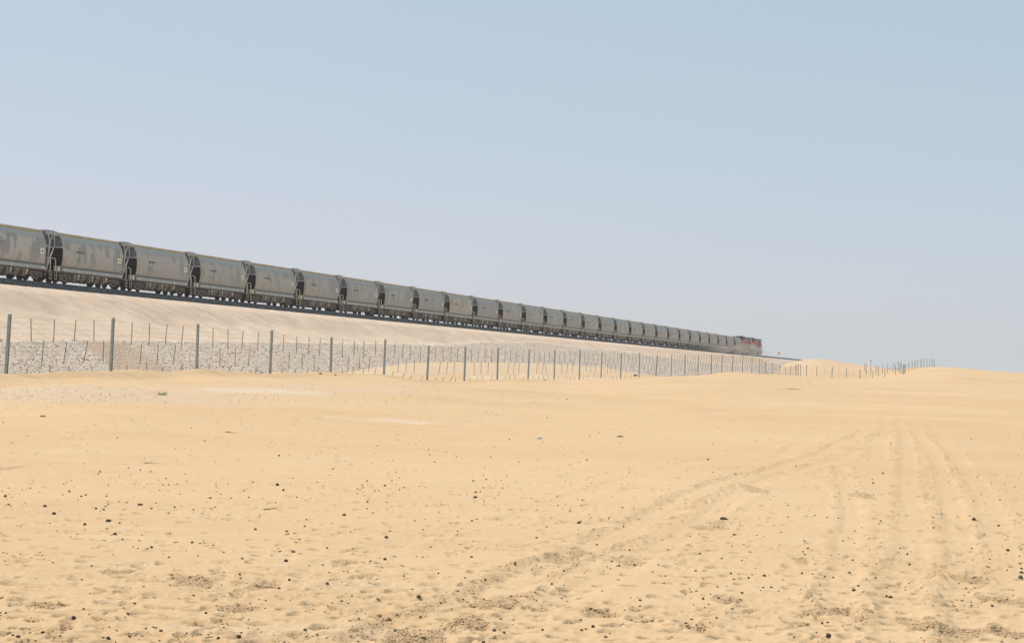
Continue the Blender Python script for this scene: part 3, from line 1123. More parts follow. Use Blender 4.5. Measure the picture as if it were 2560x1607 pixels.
    for s in (-1, 1):
        m = MB()
        m.bar((-.25, s * 1.0, 4.12), (.12, s * .98, 3.45), .07)
        m.bar((.60, s * 1.0, 4.12), (.16, s * .98, 3.45), .07)
        m.bar((.14, s * .98, 3.5), (.20, s * .86, 2.55), .11)
        m.bar((.20, s * .86, 2.6), (.42, s * .62, 1.05), .08)
        m.build('hood_brace', M['strut'], root)
        m = MB()
        m.bar((1.05, s * .9, 4.1), (1.2, s * .95, 3.14), .06)
        m.build('end_post', M['strut'], root)
        m = MB()
        m.frustum((-.95, .1, s * 1.02 - .02, s * 1.02 + .02, 4.0), (-1.1, .2, s * 1.02 - .02, s * 1.02 + .02, 4.1))
    # underframe
    m = MB()
    m.box(.55, PITCHW - .55, -.22, .22, .78, 1.02)
    for s in (-1, 1):
        m.box(.62, PITCHW - .62, s * 1.40 - .06, s * 1.40 + .06, .90, 1.015)
    for x in (.62, PITCHW - .78):
        m.box(x, x + .16, -1.45, 1.45, .84, 1.0)
    for x in (2.4, 4.3, 11.2, 13.1):
        m.box(x, x + .14, -1.33, 1.33, .80, .99)
    m.box(.78, 1.75, -1.33, 1.33, 1.003, 1.03)
    m.box(PITCHW - 1.75, PITCHW - .80, -1.33, 1.33, 1.003, 1.03)
    m.build('underframe', M['frame'], root)
    for x in (0.02, PITCHW - .55):
        m = MB()
        m.box(x, x + .53, -.09, .09, .80, .98)
        m.build('coupler', M['dark'], root)
    # pads and hangers along the sill
    for k, x in enumerate((2.15, 4.95, 7.76, 10.57, 13.35)):
        for s in (-1, 1):
            m = MB()
            m.box(x - .19, x + .19, s * 1.545 - .02, s * 1.545 + .02, 1.07, 1.19)
            if 0 < k < 4:
                m.box(x - .05, x + .05, s * 1.47 - .03, s * 1.47 + .03, .42, .90)
                m.box(x - .11, x + .11, s * 1.50 - .03, s * 1.50 + .03, .72, .82)
            m.build('jacking_pad', M['cream'], root)
    # discharge chutes
    for k in range(5):
        x = 4.28 + k * 1.46
        for s in (-1, 1):
            m = MB()
            m.frustum((x + .30, x + .74, s * .86 - .26, s * .86 + .26, .30), (x, x + 1.04, s * 1.0 - .36, s * 1.0 + .36, .74))
            m.box(x, x + 1.04, s * 1.0 - .36, s * 1.0 + .36, .74, .90)
            m.build('discharge_chute', M['chute'], root)
            if k % 2:
                m = MB()
                m.box(x - .02, x + 1.06, s * 1.0 - .385, s * 1.0 + .385, .66, .70)
                m.build('gate_slide', M['dark'], root)
    m = MB()
    m.box(4.2, 11.4, -.45, .45, .55, .85)
    m.bar((4.2, -.55, .62), (11.3, -.55, .62), .07)
    m.bar((4.2, .55, .62), (11.3, .55, .62), .07)
    m.build('gate_gear', M['dark'], root)
    # bogies
    for xc in (2.75, PITCHW - 2.75):
        bg_ = MB()
        bg_.box(xc - .24, xc + .24, -1.22, 1.22, .50, .66)
        b = bg_.build('bogie', M['bogie'], root)
        for s in (-1, 1):
            y0, y1 = s * 1.12 - .08, s * 1.12 + .08
            m = MB()
            m.prism([(xc - 1.24, .60), (xc - 1.08, .78), (xc - .5, .84), (xc + .5, .84), (xc + 1.08, .78), (xc + 1.24, .60), (xc + 1.1, .50), (xc + .95, .64),
                     (xc + .5, .70), (xc - .5, .70), (xc - .95, .64), (xc - 1.1, .50)], 'y', y0, y1)
            for q in (-1, 1):
                m.prism([(xc + q * .98, .66), (xc + q * .80, .66), (xc + q * .26, .30), (xc + q * .34, .17)], 'y', y0 + .01, y1 - .01)
                m.box(xc + q * .34 - .05, xc + q * .34 + .05, y0 - .01, y1 + .01, .30, .72)
            m.box(xc - .36, xc + .36, y0 - .02, y1 + .02, .165, .31)
            m.build('side_frame', M['bogie'], b)
            m = MB()
            for q in (-.16, 0, .16):
                m.disc(xc + q, s * 1.14, .46, .065, 'z', .34, 8)
            m.build('spring', M['dark'], b)
            for q in (-.915, .915):
                m = MB()
                m.disc(xc + q, s * 1.22, .46, .14, 'y', .10, 12)
                m.build('axle_box', M['bogie'], b)
        for q in (-.915, .915):
            m = MB()
            for s in (-1, 1):
                m.disc(xc + q, s * .78, .457, .457, 'y', .12, 24)
                m.disc(xc + q, s * .69, .457, .485, 'y', .03, 24)
            m.disc(xc + q, 0, .457, .08, 'y', 1.6, 10)
            m.build('wheelset', M['dark'], b)
    # handrails across the rear and front platforms
    for x, who in ((.45, 1), (PITCHW - .55, -1)):
        for s in (-1, 1):
            m = MB()
            y0, y1 = s * .62, s * 1.43
            arc = [(x, y1, 1.0), (x, y1, 1.85)] + [(x, y1 - s * .2 * (1 - math.cos(t)), 1.85 + .25 * math.sin(t)) for t in (.4, .8, 1.2, PI / 2)] + [(x, y0, 2.10), (x, y0, 1.0)]
            m.tube(arc, .042, 6)
            m.tube([(x, s * .95, 1.0), (x, s * .95, 2.1)], .03, 6)
            m.build('handrail', M['cream'], root)
            m = MB()
            xl = x - who * .0
            for q in (-.17, .17):
                m.tube([(xl + q, s * 1.47, 1.0), (xl + q, s * 1.47, .28)], .018, 5)
            m.box(xl - .17, xl + .17, s * 1.47 - .05, s * 1.47 + .05, .27, .31)
            m.box(xl - .17, xl + .17, s * 1.47 - .05, s * 1.47 + .05, .60, .63)
            m.build('step_ladder', M['cream'], root)
    # valve box on the platform, and a brake wheel
    m = MB()
    m.frustum((1.0, 1.42, -1.42, -1.0, 1.03), (1.03, 1.39, -1.40, -1.02, 1.42))
    m.box(.95, 1.47, -1.46, -.96, 1.40, 1.44)
    m.build('valve_box', M['cream'], root)
    m = MB()
    m.disc(1.22, 1.2, 1.6, .25, 'y', .04, 16)
    m.bar((1.22, 1.2, 1.03), (1.22, 1.2, 1.6), .05)
    m.build('brake_wheel', M['frame'], root)
    m = MB()
    m.tube([(.9, -.2, .9), (.5, -.3, .55), (.1, -.25, .5)], .035, 6)
    m.build('air_hose', M['dark'], root)
    # placard near the front, stencilled markings near the rear (camera side and far side)
    for s in (-1, 1):
        m = MB()
        m.box(13.05 - .36, 13.05 + .36, s * 1.60 - .012, s * 1.60 + .012, 2.33, 2.75)
        pl = m.build('placard', M['plate'], root)
        m = MB()
        m.box(12.82, 13.3, s * 1.616 - .006, s * 1.616 + .006, 2.50, 2.57)
        m.box(12.95, 13.2, s * 1.616 - .006, s * 1.616 + .006, 2.47, 2.60)
        m.build('placard_text', M['mark'], pl)
        m = MB()
        xs_ = [4.15, 4.32, 4.5, 4.68, 4.98, 5.14, 5.3, 5.46]
        for q in xs_:
            m.box(q, q + .12, s * 1.587 - .006, s * 1.587 + .006, 2.72, 2.94)
        m.box(5.75, 5.98, s * 1.588 - .006, s * 1.588 + .006, 2.84, 2.90)
        m.box(5.75, 5.95, s * 1.588 - .006, s * 1.588 + .006, 2.60, 2.64)
        m.box(4.15, 5.0, s * 1.577 - .006, s * 1.577 + .006, 2.18, 2.22)
        m.box(4.25, 4.8, s * 1.573 - .006, s * 1.573 + .006, 2.02, 2.06)
        m.build('stencilled_markings', M['mark'], root)['kind'] = 'stuff'
        m = MB()
        m.box(2.1, 2.32, s * 1.585 - .006, s * 1.585 + .006, 2.05, 2.35)
        m.build('warning_label', M['orange'], root)
    return root


wagon = make_wagon()
index_children(wagon)
NW = 29
look = {  # dust film, tan tint, pattern seed
    -1: (.95, .10, .13), 0: (.75, .12, .71), 1: (.62, .12, .37), 2: (.55, .15, .05), 3: (.6, .2, .52), 4: (.55, .2, .83), 5: (.5, .12, .27), 6: (.6, .2, .64), 7: (.35, .05, .91),
    8: (.7, .75, .45), 9: (.3, .08, .19), 10: (.55, .45, .58), 11: (.5, .4, .33), 12: (.45, .15, .77), 13: (.4, .12, .02), 14: (.5, .4, .68), 15: (.4, .3, .41)}
lab = {
    -1: 'dusty grey hopper wagon cut off by the left picture edge',
    0: 'leftmost whole grey hopper wagon, broad dark patch at its rear end',
    1: 'second whole grey hopper wagon from the left, blocky pale dust marks low on its side',
    2: 'third whole grey hopper wagon from the left, smooth dark upper side over pale dust',
    3: 'fourth whole grey hopper wagon from the left, above the gap between two fence posts',
    4: 'fifth whole grey hopper wagon from the left in the long freight train',
    5: 'sixth whole grey hopper wagon from the left in the long freight train',
    6: 'seventh whole grey hopper wagon from the left in the long freight train',
    7: 'plain darker grey hopper wagon just behind the tan-dusted wagon',
    8: 'tan-dusted hopper wagon, the yellowest side of the whole train',
    9: 'plain bluish grey hopper wagon just ahead of the tan-dusted wagon',
    27: 'last hopper wagon, coupled right behind the locomotives in the dust',
    26: 'hopper wagon second behind the locomotives at the far end',
    25: 'hopper wagon third behind the locomotives at the far end'}
words = ['', '', 'second', 'third', 'fourth', 'fifth', 'sixth', 'seventh', 'eighth', 'ninth', 'tenth', 'eleventh', 'twelfth', 'thirteenth', 'fourteenth', 'fifteenth', 'sixteenth', 'seventeenth', 'eighteenth', 'nineteenth', 'twentieth']
for i in range(-1, NW - 1):
    col = look.get(i) or (random.uniform(.25, .6), random.uniform(.1, .5), random.random())
    col = col + (1,)
    if i == -1:
        w = wagon
        for c in children(w):
            if c.name.startswith('body'): c.color = col
    else:
        w = copy_tree(wagon, None, col)
    # slight bend of the line, as measured
    w.location = line(i * PITCHW, 0, ZR)
    w.rotation_euler = (0, 0, PI / 2 - AZ)
    if i in lab: l = lab[i]
    elif i < 18: l = 'grey hopper wagon, the %s one ahead of the tan-dusted wagon' % words[i - 8]
    else: l = 'small far grey hopper wagon, the %s one behind the locomotives' % words[28 - i]
    tag(w, l, 'freight wagon', 'grey hopper wagons of the long freight train')


# ------------------------------------------------------------------ locomotives
def make_loco():
    root = empty('diesel_locomotive')
    L = 22.2
    m = MB()
    m.box(.5, L - .5, -1.5, 1.5, 1.30, 1.62)
    m.box(.9, L - .9, -.5, .5, .95, 1.30)
    m.build('frame', M['locodark'], root)
    m = MB()
    m.box(.9, 17.6, -1.0, 1.0, 1.62, 3.95)
    m.prism([(-1.0, 3.95), (-.75, 4.25), (.75, 4.25), (1.0, 3.95)], 'x', 5.6, 17.6)
    m.build('engine_hood', M['locogrey'], root)
    for s in (-1, 1):
        m = MB()
        m.box(1.0, 17.5, s * 1.01 - .015, s * 1.01 + .015, 2.85, 3.55)
        m.build('red_stripe', M['locored'], root)
        for k in range(9):
            m = MB()
            x = 6.0 + k * 1.2
            m.box(x, x + 1.05, s * 1.02 - .012, s * 1.02 + .012, 1.75, 2.72)
            m.build('hood_door', M['locogrey'], root)
    # flared radiator
    m = MB()
    m.prism([(-1.0, 3.55), (-1.55, 4.05), (-1.55, 4.55), (1.55, 4.55), (1.55, 4.05), (1.0, 3.55)], 'x', .6, 5.5)
    m.build('radiator', M['locodark'], root)
    for k in range(3):
        m = MB()
        m.disc(1.6 + k * 1.45, 0, 4.60, .62, 'z', .12, 20)
        m.build('roof_fan', M['locogrey'], root)
    m = MB()
    m.box(9.0, 10.6, -.55, .55, 4.2, 4.62)
    m.disc(9.8, 0, 4.7, .3, 'z', .3, 14)
    m.build('exhaust_stack', M['locodark'], root)
    m = MB()
    m.box(13.2, 16.4, -1.28, 1.28, 3.75, 4.55)
    m.build('air_filter_housing', M['locogrey'], root)
    m = MB()
    m.prism([(17.6, 1.62), (17.6, 4.5), (17.9, 4.62), (20.1, 4.62), (20.5, 4.35), (20.6, 3.3), (21.4, 3.0), (21.5, 1.62)], 'y', -1.5, 1.5)
    cab = m.build('cab', M['locogrey'], root)
    for s in (-1, 1):
        m = MB()
        m.box(18.2, 20.2, s * 1.51 - .01, s * 1.51 + .01, 3.4, 4.1)
        m.build('window', M['glass'], cab)
        m = MB()
        m.box(17.7, 20.5, s * 1.515 - .01, s * 1.515 + .01, 2.5, 3.3)
        m.build('red_panel', M['locored'], cab)
        m = MB()
        m.tube([(.6, s * 1.45, 1.62), (.6, s * 1.45, 2.65), (17.3, s * 1.45, 2.65), (17.3, s * 1.45, 1.62)], .03, 6)
        for k in range(9):
            m.tube([(2 + k * 1.8, s * 1.45, 1.62), (2 + k * 1.8, s * 1.45, 2.65)], .025, 5)
        m.build('handrail', M['cream'], root)
        m = MB()
        m.box(.5, L - .5, s * 1.515 - .012, s * 1.515 + .012, 1.42, 1.52)
        m.build('sill_stripe', M['cream'], root)
    # rear end with number-board block, lamps and red panel
    m = MB()
    m.box(.87, .90, -1.0, 1.0, 2.85, 3.55)
    m.build('red_end_panel', M['locored'], root)
    m = MB()
    for y in (-.2, .2):
        m.disc(.86, y, 3.75, .1, 'x', .06, 12)
    m.build('headlamp', M['cream'], root)
    m = MB()
    m.prism([(-1.4, .35), (1.4, .35), (1.5, 1.3), (-1.5, 1.3)], 'x', .25, .5)
    m.prism([(-1.4, .2), (1.4, .2), (1.5, 1.3), (-1.5, 1.3)], 'x', L - .5, L - .2)
    m.build('plough', M['locodark'], root)
    m = MB()
    m.prism([(-1.35, 1.3), (-1.4, .6), (-1.0, .3), (1.0, .3), (1.4, .6), (1.35, 1.3)], 'x', 8.0, 14.0)
    m.build('fuel_tank', M['locodark'], root)
    for xc in (4.3, 17.9):
        m = MB()
        m.box(xc - 2.3, xc + 2.3, -.9, .9, .55, .9)
        b = m.build('bogie', M['bogie'], root)
        for s in (-1, 1):
            m = MB()
            m.prism([(xc - 2.7, .75), (xc - 2.4, 1.05), (xc + 2.4, 1.05), (xc + 2.7, .75), (xc + 2.3, .4), (xc - 2.3, .4)], 'y', s * 1.2 - .1, s * 1.2 + .1)
            m.build('side_frame', M['bogie'], b)
        for q in (-1.9, 0, 1.9):
            m = MB()
            for s in (-1, 1):
                m.disc(xc + q, s * .78, .533, .533, 'y', .13, 24)
            m.disc(xc + q, 0, .533, .1, 'y', 1.5, 10)
            m.build('wheelset', M['dark'], b)
    return root


loco = make_loco()
CH.clear()
index_children(loco)
loco2 = copy_tree(loco)
s0 = 28 * PITCHW + .4
for o, s_, l in ((loco, s0, 'rear one of two grey and red locomotives, coupled to the wagons in drifting dust'),
                 (loco2, s0 + 22.6, 'leading grey and red locomotive at the very front of the train')):
    o.location = line(s_, 0, ZR)
    o.rotation_euler = (0, 0, PI / 2 - AZ)
    o.scale = (1, 1, 1.06)
    tag(o, l, 'locomotive', 'diesel locomotives pulling the freight train')


# ------------------------------------------------------------------ line-side sign posts
def marker(px, Yd, h, name_lab, dsz):
    v = ray(px, 890)
    x, y = v.x * Yd, Yd
    s_, t_ = st_of(x, y)
    root = empty('marker_post', (x, y, FORM - .1), 0)
    m = MB()
    m.tube([(0, 0, 0), (0, 0, h)], .045, 8)
    m.build('pole', M['steel'], root)
    m = MB()
    m.disc(0, -.06, h - dsz * .4, dsz / 2, 'y', .03, 20)
    m.build('sign_disc', M['signorange'], root)
    tag(root, name_lab, 'sign', None)
    return root


# positions: on the formation edge, camera side of the track
def on_line(px, t):
    v = ray(px, 890)
    lo, hi = 150, 3000
    for _ in range(60):
        mid = (lo + hi) / 2
        if st_of(v.x * mid, mid)[1] > t: lo = mid   # t falls with distance
        else: hi = mid
    return lo


YA = on_line(1947, 4.3)
m1 = marker(1947, YA, 2.25, 'orange disc on a thin pole beside the track ahead of the locomotives', .72)
YB = on_line(2177, 12)

# ------------------------------------------------------------------ fences
FAZ, FX, FY, FP = 0.24053, -20.993, 88.194, 10.511
FU = Vector((math.sin(FAZ), math.cos(FAZ), 0))


def gz(x, y):
    return float(ground_z(np.array([x]), np.array([y]))[0])


def post_mesh(h, w=.11, d=.13, name='post'):
    m = MB()
    a, t = w / 2, .018
    b = d / 2
    poly = [(-a, -b), (a, -b), (a, -b + t), (t, -b + t), (t, b - t), (a, b - t), (a, b), (-a, b), (-a, b - t), (-t, b - t), (-t, -b + t), (-a, -b + t)]
    m.prism(poly, 'z', -.5, h)
    return m.mesh(name, M['steel'])


post_top = [(20, 785), (281, 795), (495, 810), (678, 826), (829, 843), (962, 848), (1070, 863), (1163, 866), (1245, 870), (1322, 873), (1387, 875), (1450, 875), (1504, 881), (1553, 882),
            (1599, 882), (1641, 888), (1679, 887), (1713, 887), (1746, 887), (1779, 887), (1805, 886), (1832, 888), (1857, 889), (1880, 892), (1899, 897), (1914, 903), (1932, 907),
            (1948, 912), (1963, 918), (1977, 915), (1989, 911), (1996, 910)]
fence = empty('wire_fence', (0, 0, 0))
tag(fence, 'long wire fence of grey steel posts along the foot of the railway bank', 'fence')
PM = post_mesh(2.45)
mains = []
for n_, (px, py) in enumerate(post_top):
    # distance from the regular spacing, the last posts bunch up at the corner
    v = ray(px, py)
    # intersect view direction with the fence line (in plan)
    a = np.array([[v.x, -FU.x], [1.0, -FU.y]])
    try:
        Yd = float(np.linalg.solve(a, np.array([FX, FY]))[0])
    except Exception:
        Yd = FY + n_ * FP * FU.y
    Yd = min(max(Yd, 80), 420)
    reg = FY + n_ * FP * FU.y
    Yd = reg if abs(Yd - reg) > 14 else .5 * (Yd + reg)
    x, y = v.x * Yd, Yd
    ztop = EYE + v.z * Yd
    zg = gz(x, y)
    h = min(max(ztop - zg, 1.5), 2.8)
    o = bpy.data.objects.new('post', PM)
    COL.objects.link(o)
    o.parent = fence
    o.location = (x, y, zg + h - 2.45)
    o.rotation_euler = (random.uniform(-.01, .01), random.gauss(.012, .008) + (.03 if n_ in (0, 15) else 0), -FAZ + random.uniform(-.1, .1))
    mains.append(Vector((x, y, zg + h)))
# one more bay out of frame on the left
p0 = mains[0] - (mains[1] - mains[0]).normalized() * FP
p0.z = gz(p0.x, p0.y) + 2.45
o = bpy.data.objects.new('post', PM)
COL.objects.link(o)
o.parent = fence
o.location = (p0.x, p0.y, p0.z - 2.45)
bays = [p0] + mains


def rod(p, q, r=.018):
    m = MB()
    m.bar(p, q, r * 2)
    return m


drop_m, n_drop = MB(), 0
rod_cache = {}
wires = MB()
rf = random.Random(3)
for b_, (p, q) in enumerate(zip(bays[:-1], bays[1:])):
    d = q - p
    for k in range(1, 5):
        f = k / 5 + rf.uniform(-.02, .02)
        c = p + d * f
        zg = gz(c.x, c.y)
        top = c.z - .14 + rf.uniform(-.04, .03)
        lo = top - 1.02 + rf.uniform(-.05, .05)
        lean = rf.gauss(.02, .03)
        segs = [((c.x + lean, c.y, top), (c.x, c.y, lo))]
        f2 = f + .10
        if k < 4 or rf.random() < .3:
            c2 = p + d * f2
            zg2 = gz(c2.x, c2.y)
            t2 = lo + .05
            l2 = max(zg2 + .02, t2 - .98)
            lean = rf.gauss(.05, .06)
            segs.append(((c2.x + lean, c2.y, t2), (c2.x, c2.y, l2)))
        c3 = p + d * (f - .02 + rf.uniform(-.02, .02))
        zg3 = gz(c3.x, c3.y)
        lean = rf.gauss(.06, .10)
        segs.append(((c3.x + lean, c3.y - .02, zg3 + rf.uniform(.18, .42)), (c3.x, c3.y - .02, zg3 - .15)))
        for a, c_ in segs:
            if b_ <= 17 and n_drop < 200:
                A, B = Vector(a), Vector(c_)
                m = MB()
                m.bar(B - B, A - B, .034)
                o = m.build('dropper', M['steel2'], fence, loc=B)
                n_drop += 1
            else:
                drop_m.bar(c_, a, .034)
    for hgt in (-.14, -.36, -.58, -.80, -1.02, -1.18, -1.36, -1.54, -1.72, -1.9, -2.08):
        wires.bar(p + Vector((0, 0, hgt)), q + Vector((0, 0, hgt)), .006)
o = drop_m.build('far_droppers', M['steel2'], fence)
o['kind'] = 'stuff'
o = wires.build('wires', M['wire'], fence)
o['kind'] = 'stuff'


def far_fence(pts, lab_, hgt=2.35, sub=0):
    """pts: (px, base py, distance)"""
    f = empty('far_fence', (0, 0, 0))
    tag(f, lab_, 'fence')
    pm = post_mesh(hgt, .12, .14)
    tops = []
    for px, Yd in pts:
        v = ray(px, 930)
        x, y = v.x * Yd, Yd
        zg = gz(x, y)
        o = bpy.data.objects.new('post', pm)
        COL.objects.link(o)
        o.parent = f
        o.location = (x, y, zg)
        o.rotation_euler = (0, rf.gauss(.012, .012), rf.uniform(-.3, .3))
        tops.append(Vector((x, y, zg + hgt)))
    w = MB()
    for p, q in zip(tops[:-1], tops[1:]):
        for hh in (-.1, -.6, -1.1, -1.6, -2.1):
            w.bar(p + Vector((0, 0, hh)), q + Vector((0, 0, hh)), .012)
        for k in range(1, sub + 1):
            c = p + (q - p) * k / (sub + 1)
            w.bar(c + Vector((0, 0, -.1)), c + Vector((0, 0, -2.2)), .03)
    o = w.build('wires', M['wire'], f)
    o['kind'] = 'stuff'
    return f


far_fence([(2001, 402), (2016, 408), (2042, 415), (2080, 422), (2116, 430), (2150, 440), (2182, 452), (2212, 465), (2238, 476), (2250, 470)],
          'thin far fence running from the fence corner across the sand hollow', 2.3, 1)
far_fence([(2161, 548), (2165, 530), (2177, 524), (2190, 520), (2196, 512), (2206, 515), (2219, 512), (2232, 508), (2246, 500), (2253, 480)],
          'farthest short run of fence posts in the hollow, below the orange marker', 2.3)
far_fence([(2257, 436), (2259, 440), (2261, 433), (2264, 452), (2272, 462), (2280, 470), (2287, 476), (2294, 480), (2302, 484), (2309, 488), (2317, 492), (2324, 498), (2330, 505), (2335, 512)],
          'row of far fence posts standing against the sky on the dune crest', 2.0, 0)
# orange marker among the far fences
v = ray(2177, 911)
root = empty('marker_post', (v.x * 560, 560, gz(v.x * 560, 560)))
m = MB()
m.tube([(0, 0, 0), (0, 0, 2.6)], .04, 8)
m.build('pole', M['steel'], root)
m = MB()
m.disc(0, -.06, 2.55, .24, 'y', .03, 16)
m.build('sign_disc', M['signorange'], root)
tag(root, 'tiny orange-topped pole among the far fence posts in the hollow', 'sign')

# ------------------------------------------------------------------ droppings, stones and sticks on the sand
import bmesh


def blob_mesh(name, seed, mat_, sub=2, squash=.8, irr=.12):
    rg = random.Random(seed)
    bm = bmesh.new()
    bmesh.ops.create_icosphere(bm, subdivisions=sub, radius=1)
    for v in bm.verts:
        v.co *= 1 + rg.uniform(-irr, irr)
        v.co.z *= squash
        v.co.x *= 1 + .12 * math.sin(seed)
    me = bpy.data.meshes.new(name)
    bm.to_mesh(me)
    bm.free()
    me.materials.append(mat_)
    me.polygons.foreach_set('use_smooth', [True] * len(me.polygons))
    return me


DM = [blob_mesh('dropping', k, M['dung'] if k % 4 else M['dungpale'], 1 + (k < 3), .78) for k in range(8)]
# (x, y, width) read off three enlargements of the photograph
A1 = [(20, 226, 10), (70, 345, 8), (222, 399, 10), (255, 190, 22), (685, 315, 12), (1025, 376, 9), (1195, 332, 10), (1335, 355, 8), (1586, 343, 8), (750, 492, 12), (585, 514, 18), (572, 523, 10),
      (880, 513, 10), (820, 503, 12), (970, 552, 12), (860, 583, 9), (953, 590, 9), (985, 590, 12), (1035, 583, 11), (390, 575, 9), (372, 585, 10), (405, 629, 18), (500, 650, 18), (475, 657, 14),
      (457, 678, 10), (625, 643, 10), (622, 656, 10), (262, 716, 26), (50, 705, 16), (30, 658, 20), (315, 760, 28), (910, 695, 12), (885, 729, 16), (1020, 721, 16), (1130, 735, 15), (985, 754, 10),
      (632, 803, 34), (495, 823, 22), (698, 814, 14), (625, 848, 14), (672, 880, 24), (885, 956, 18), (1122, 927, 20), (1168, 932, 10), (1620, 591, 26), (1480, 575, 12), (1427, 625, 12), (1453, 663, 14),
      (1350, 667, 11), (1262, 600, 9), (1262, 630, 10), (1333, 582, 10), (1803, 607, 11), (1945, 497, 13), (1675, 862, 18), (1683, 877, 14), (1492, 851, 18), (1790, 792, 10), (1750, 907, 12),
      (1713, 982, 22), (1670, 1036, 24), (430, 1370, 30), (632, 1486, 32), (1395, 1479, 34), (1912, 1168, 24), (1885, 1058, 14), (1630, 1194, 18), (1690, 1146, 12), (1400, 1112, 18), (105, 1476, 26),
      (1655, 622, 20), (1800, 432, 8), (1690, 414, 7), (1630, 420, 14), (560, 728, 16), (605, 735, 16), (695, 688, 10), (630, 705, 9), (615, 715, 8), (740, 693, 9), (1050, 645, 8), (1262, 585, 8), (1712, 550, 9),
      (715, 907, 9), (535, 1062, 10), (1415, 1020, 8), (1780, 832, 14), (1910, 958, 10), (2005, 767, 10), (250, 1453, 12), (1275, 1486, 10), (940, 1443, 9)]
B1 = [(25, 768, 24), (270, 898, 24), (262, 595, 18), (130, 592, 12), (135, 606, 11), (102, 613, 11), (158, 567, 12), (348, 618, 12), (373, 606, 12), (160, 690, 15), (273, 690, 10), (157, 729, 11),
      (192, 753, 10), (505, 711, 10), (485, 850, 12), (687, 860, 14), (778, 567, 14), (855, 558, 13), (838, 606, 12), (793, 634, 18), (790, 665, 24), (820, 630, 8), (840, 684, 9), (902, 665, 8),
      (553, 456, 12), (523, 413, 10), (518, 384, 9), (680, 425, 9), (620, 397, 9), (845, 488, 9), (900, 365, 9), (1442, 444, 12), (1416, 394, 9), (1457, 307, 8), (1640, 345, 8), (1640, 308, 34),
      (1117, 667, 10), (1273, 710, 8), (1343, 744, 10), (1395, 813, 24), (1407, 804, 12), (1148, 898, 10), (770, 800, 18), (768, 1011, 20), (262, 1026, 20), (178, 1036, 18), (73, 964, 16), (373, 1123, 16),
      (575, 1107, 14), (848, 1144, 18), (588, 1279, 14), (460, 1241, 28), (470, 1363, 14), (958, 1453, 14), (1183, 1435, 16), (1753, 1264, 20), (1465, 1315, 18), (1478, 1420, 26), (1630, 1063, 20), (1720, 1060, 20),
      (1325, 88, 14), (1210, 198, 8), (1556, 517, 8), (1690, 515, 8), (1650, 722, 8), (1415, 680, 8), (1410, 710, 8), (1208, 836, 10), (1023, 1055, 9), (1237, 1170, 9), (900, 1440, 8), (1412, 1440, 12), (1500, 940, 12),
      (1690, 970, 12), (1860, 1057, 12), (1570, 788, 8), (940, 562, 8), (328, 518, 7), (347, 548, 9), (303, 566, 9), (310, 447, 7), (28, 453, 9), (38, 377, 7), (205, 625, 8), (228, 625, 8), (1045, 457, 6), (838, 1508, 24)]
C1 = [(298, 611, 10), (308, 573, 8), (286, 571, 7), (36, 590, 8), (578, 777, 8), (720, 831, 9), (846, 845, 10), (937, 914, 12), (1032, 659, 14), (1028, 638, 9), (1353, 841, 12), (1355, 898, 10), (1570, 854, 26),
      (1703, 886, 18), (1752, 1019, 20), (1650, 1109, 16), (1825, 1138, 22), (1820, 1165, 30), (929, 1232, 24), (1125, 1270, 26), (1103, 1262, 10), (905, 1137, 12), (922, 1070, 11), (870, 967, 9), (658, 1025, 10),
      (668, 1040, 10), (683, 1008, 9), (223, 1061, 12), (232, 851, 40), (83, 1127, 12), (272, 1141, 14), (367, 1164, 14), (331, 1245, 12), (445, 1216, 9), (486, 1214, 10), (33, 1409, 12), (793, 1478, 32),
      (790, 1403, 14), (760, 1409, 9), (1215, 1038, 9), (1227, 1095, 12), (1073, 861, 11), (1560, 1008, 9), (1548, 834, 9), (1820, 1090, 12), (1085, 606, 14), (1127, 447, 9), (926, 408, 7), (1063, 400, 8), (1556, 423, 7),
      (620, 567, 8), (1588, 630, 9), (478, 425, 7), (405, 434, 8), (243, 481, 6), (208, 363, 6), (176, 450, 7), (150, 533, 14), (288, 935, 20), (450, 1155, 20), (1567, 754, 9), (1710, 748, 10), (1397, 822, 8), (1543, 1240, 9),
      (123, 570, 6), (176, 600, 7), (578, 840, 9), (665, 968, 9), (652, 1141, 9), (200, 1212, 9), (206, 1273, 8), (123, 1277, 8), (1035, 721, 8), (1045, 1163, 10), (953, 1209, 9)]
spots = [(x / 2.337, 960 + y / 2.337, w / 2.337) for x, y, w in A1] + [(850 + x / 2.337, 960 + y / 2.337, w / 2.337) for x, y, w in B1] + [(1700 + x / 2.138, 900 + y / 2.138, w / 2.138) for x, y, w in C1]
special = {
    (430, 1370): 'round dark camel dropping near the bottom left corner, the largest there',
    (672, 880): 'round dark camel dropping alone among pale ripples, left part of the sand',
    (262, 716): 'dark oval camel dropping on the left side, left of the brown stone',
    (1752, 1019): 'dark round camel dropping near the right edge, above two others',
}
sp_full = {(k[0] / 2.337, 960 + k[1] / 2.337): v for k, v in special.items() if k[0] != 1752}
sp_full[(1700 + 1752 / 2.138, 900 + 1019 / 2.138)] = special[(1752, 1019)]
rd = random.Random(21)
while len(spots) < 292:
    spots.append((rd.uniform(0, 2560), 1060 + 520 * rd.random() ** 1.2, rd.uniform(2.2, 4.2)))
colw = ('far left', 'left', 'left of centre', 'right of centre', 'right', 'far right')
roww = ('farthest', 'middle-distance', 'near', 'nearest')
best_in = {}
for px, py, w in spots:
    cell = (min(5, int(px / 427)), 0 if py < 1130 else 1 if py < 1260 else 2 if py < 1420 else 3)
    if w > best_in.get(cell, (0,))[0]: best_in[cell] = (w, px, py)
for (ci, rj), (w, px, py) in best_in.items():
    if not any(abs(k[0] - px) < .5 and abs(k[1] - py) < .5 for k in sp_full):
        sp_full[(px, py)] = 'biggest dark camel dropping in the %s part of the %s sand' % (colw[ci], roww[rj])
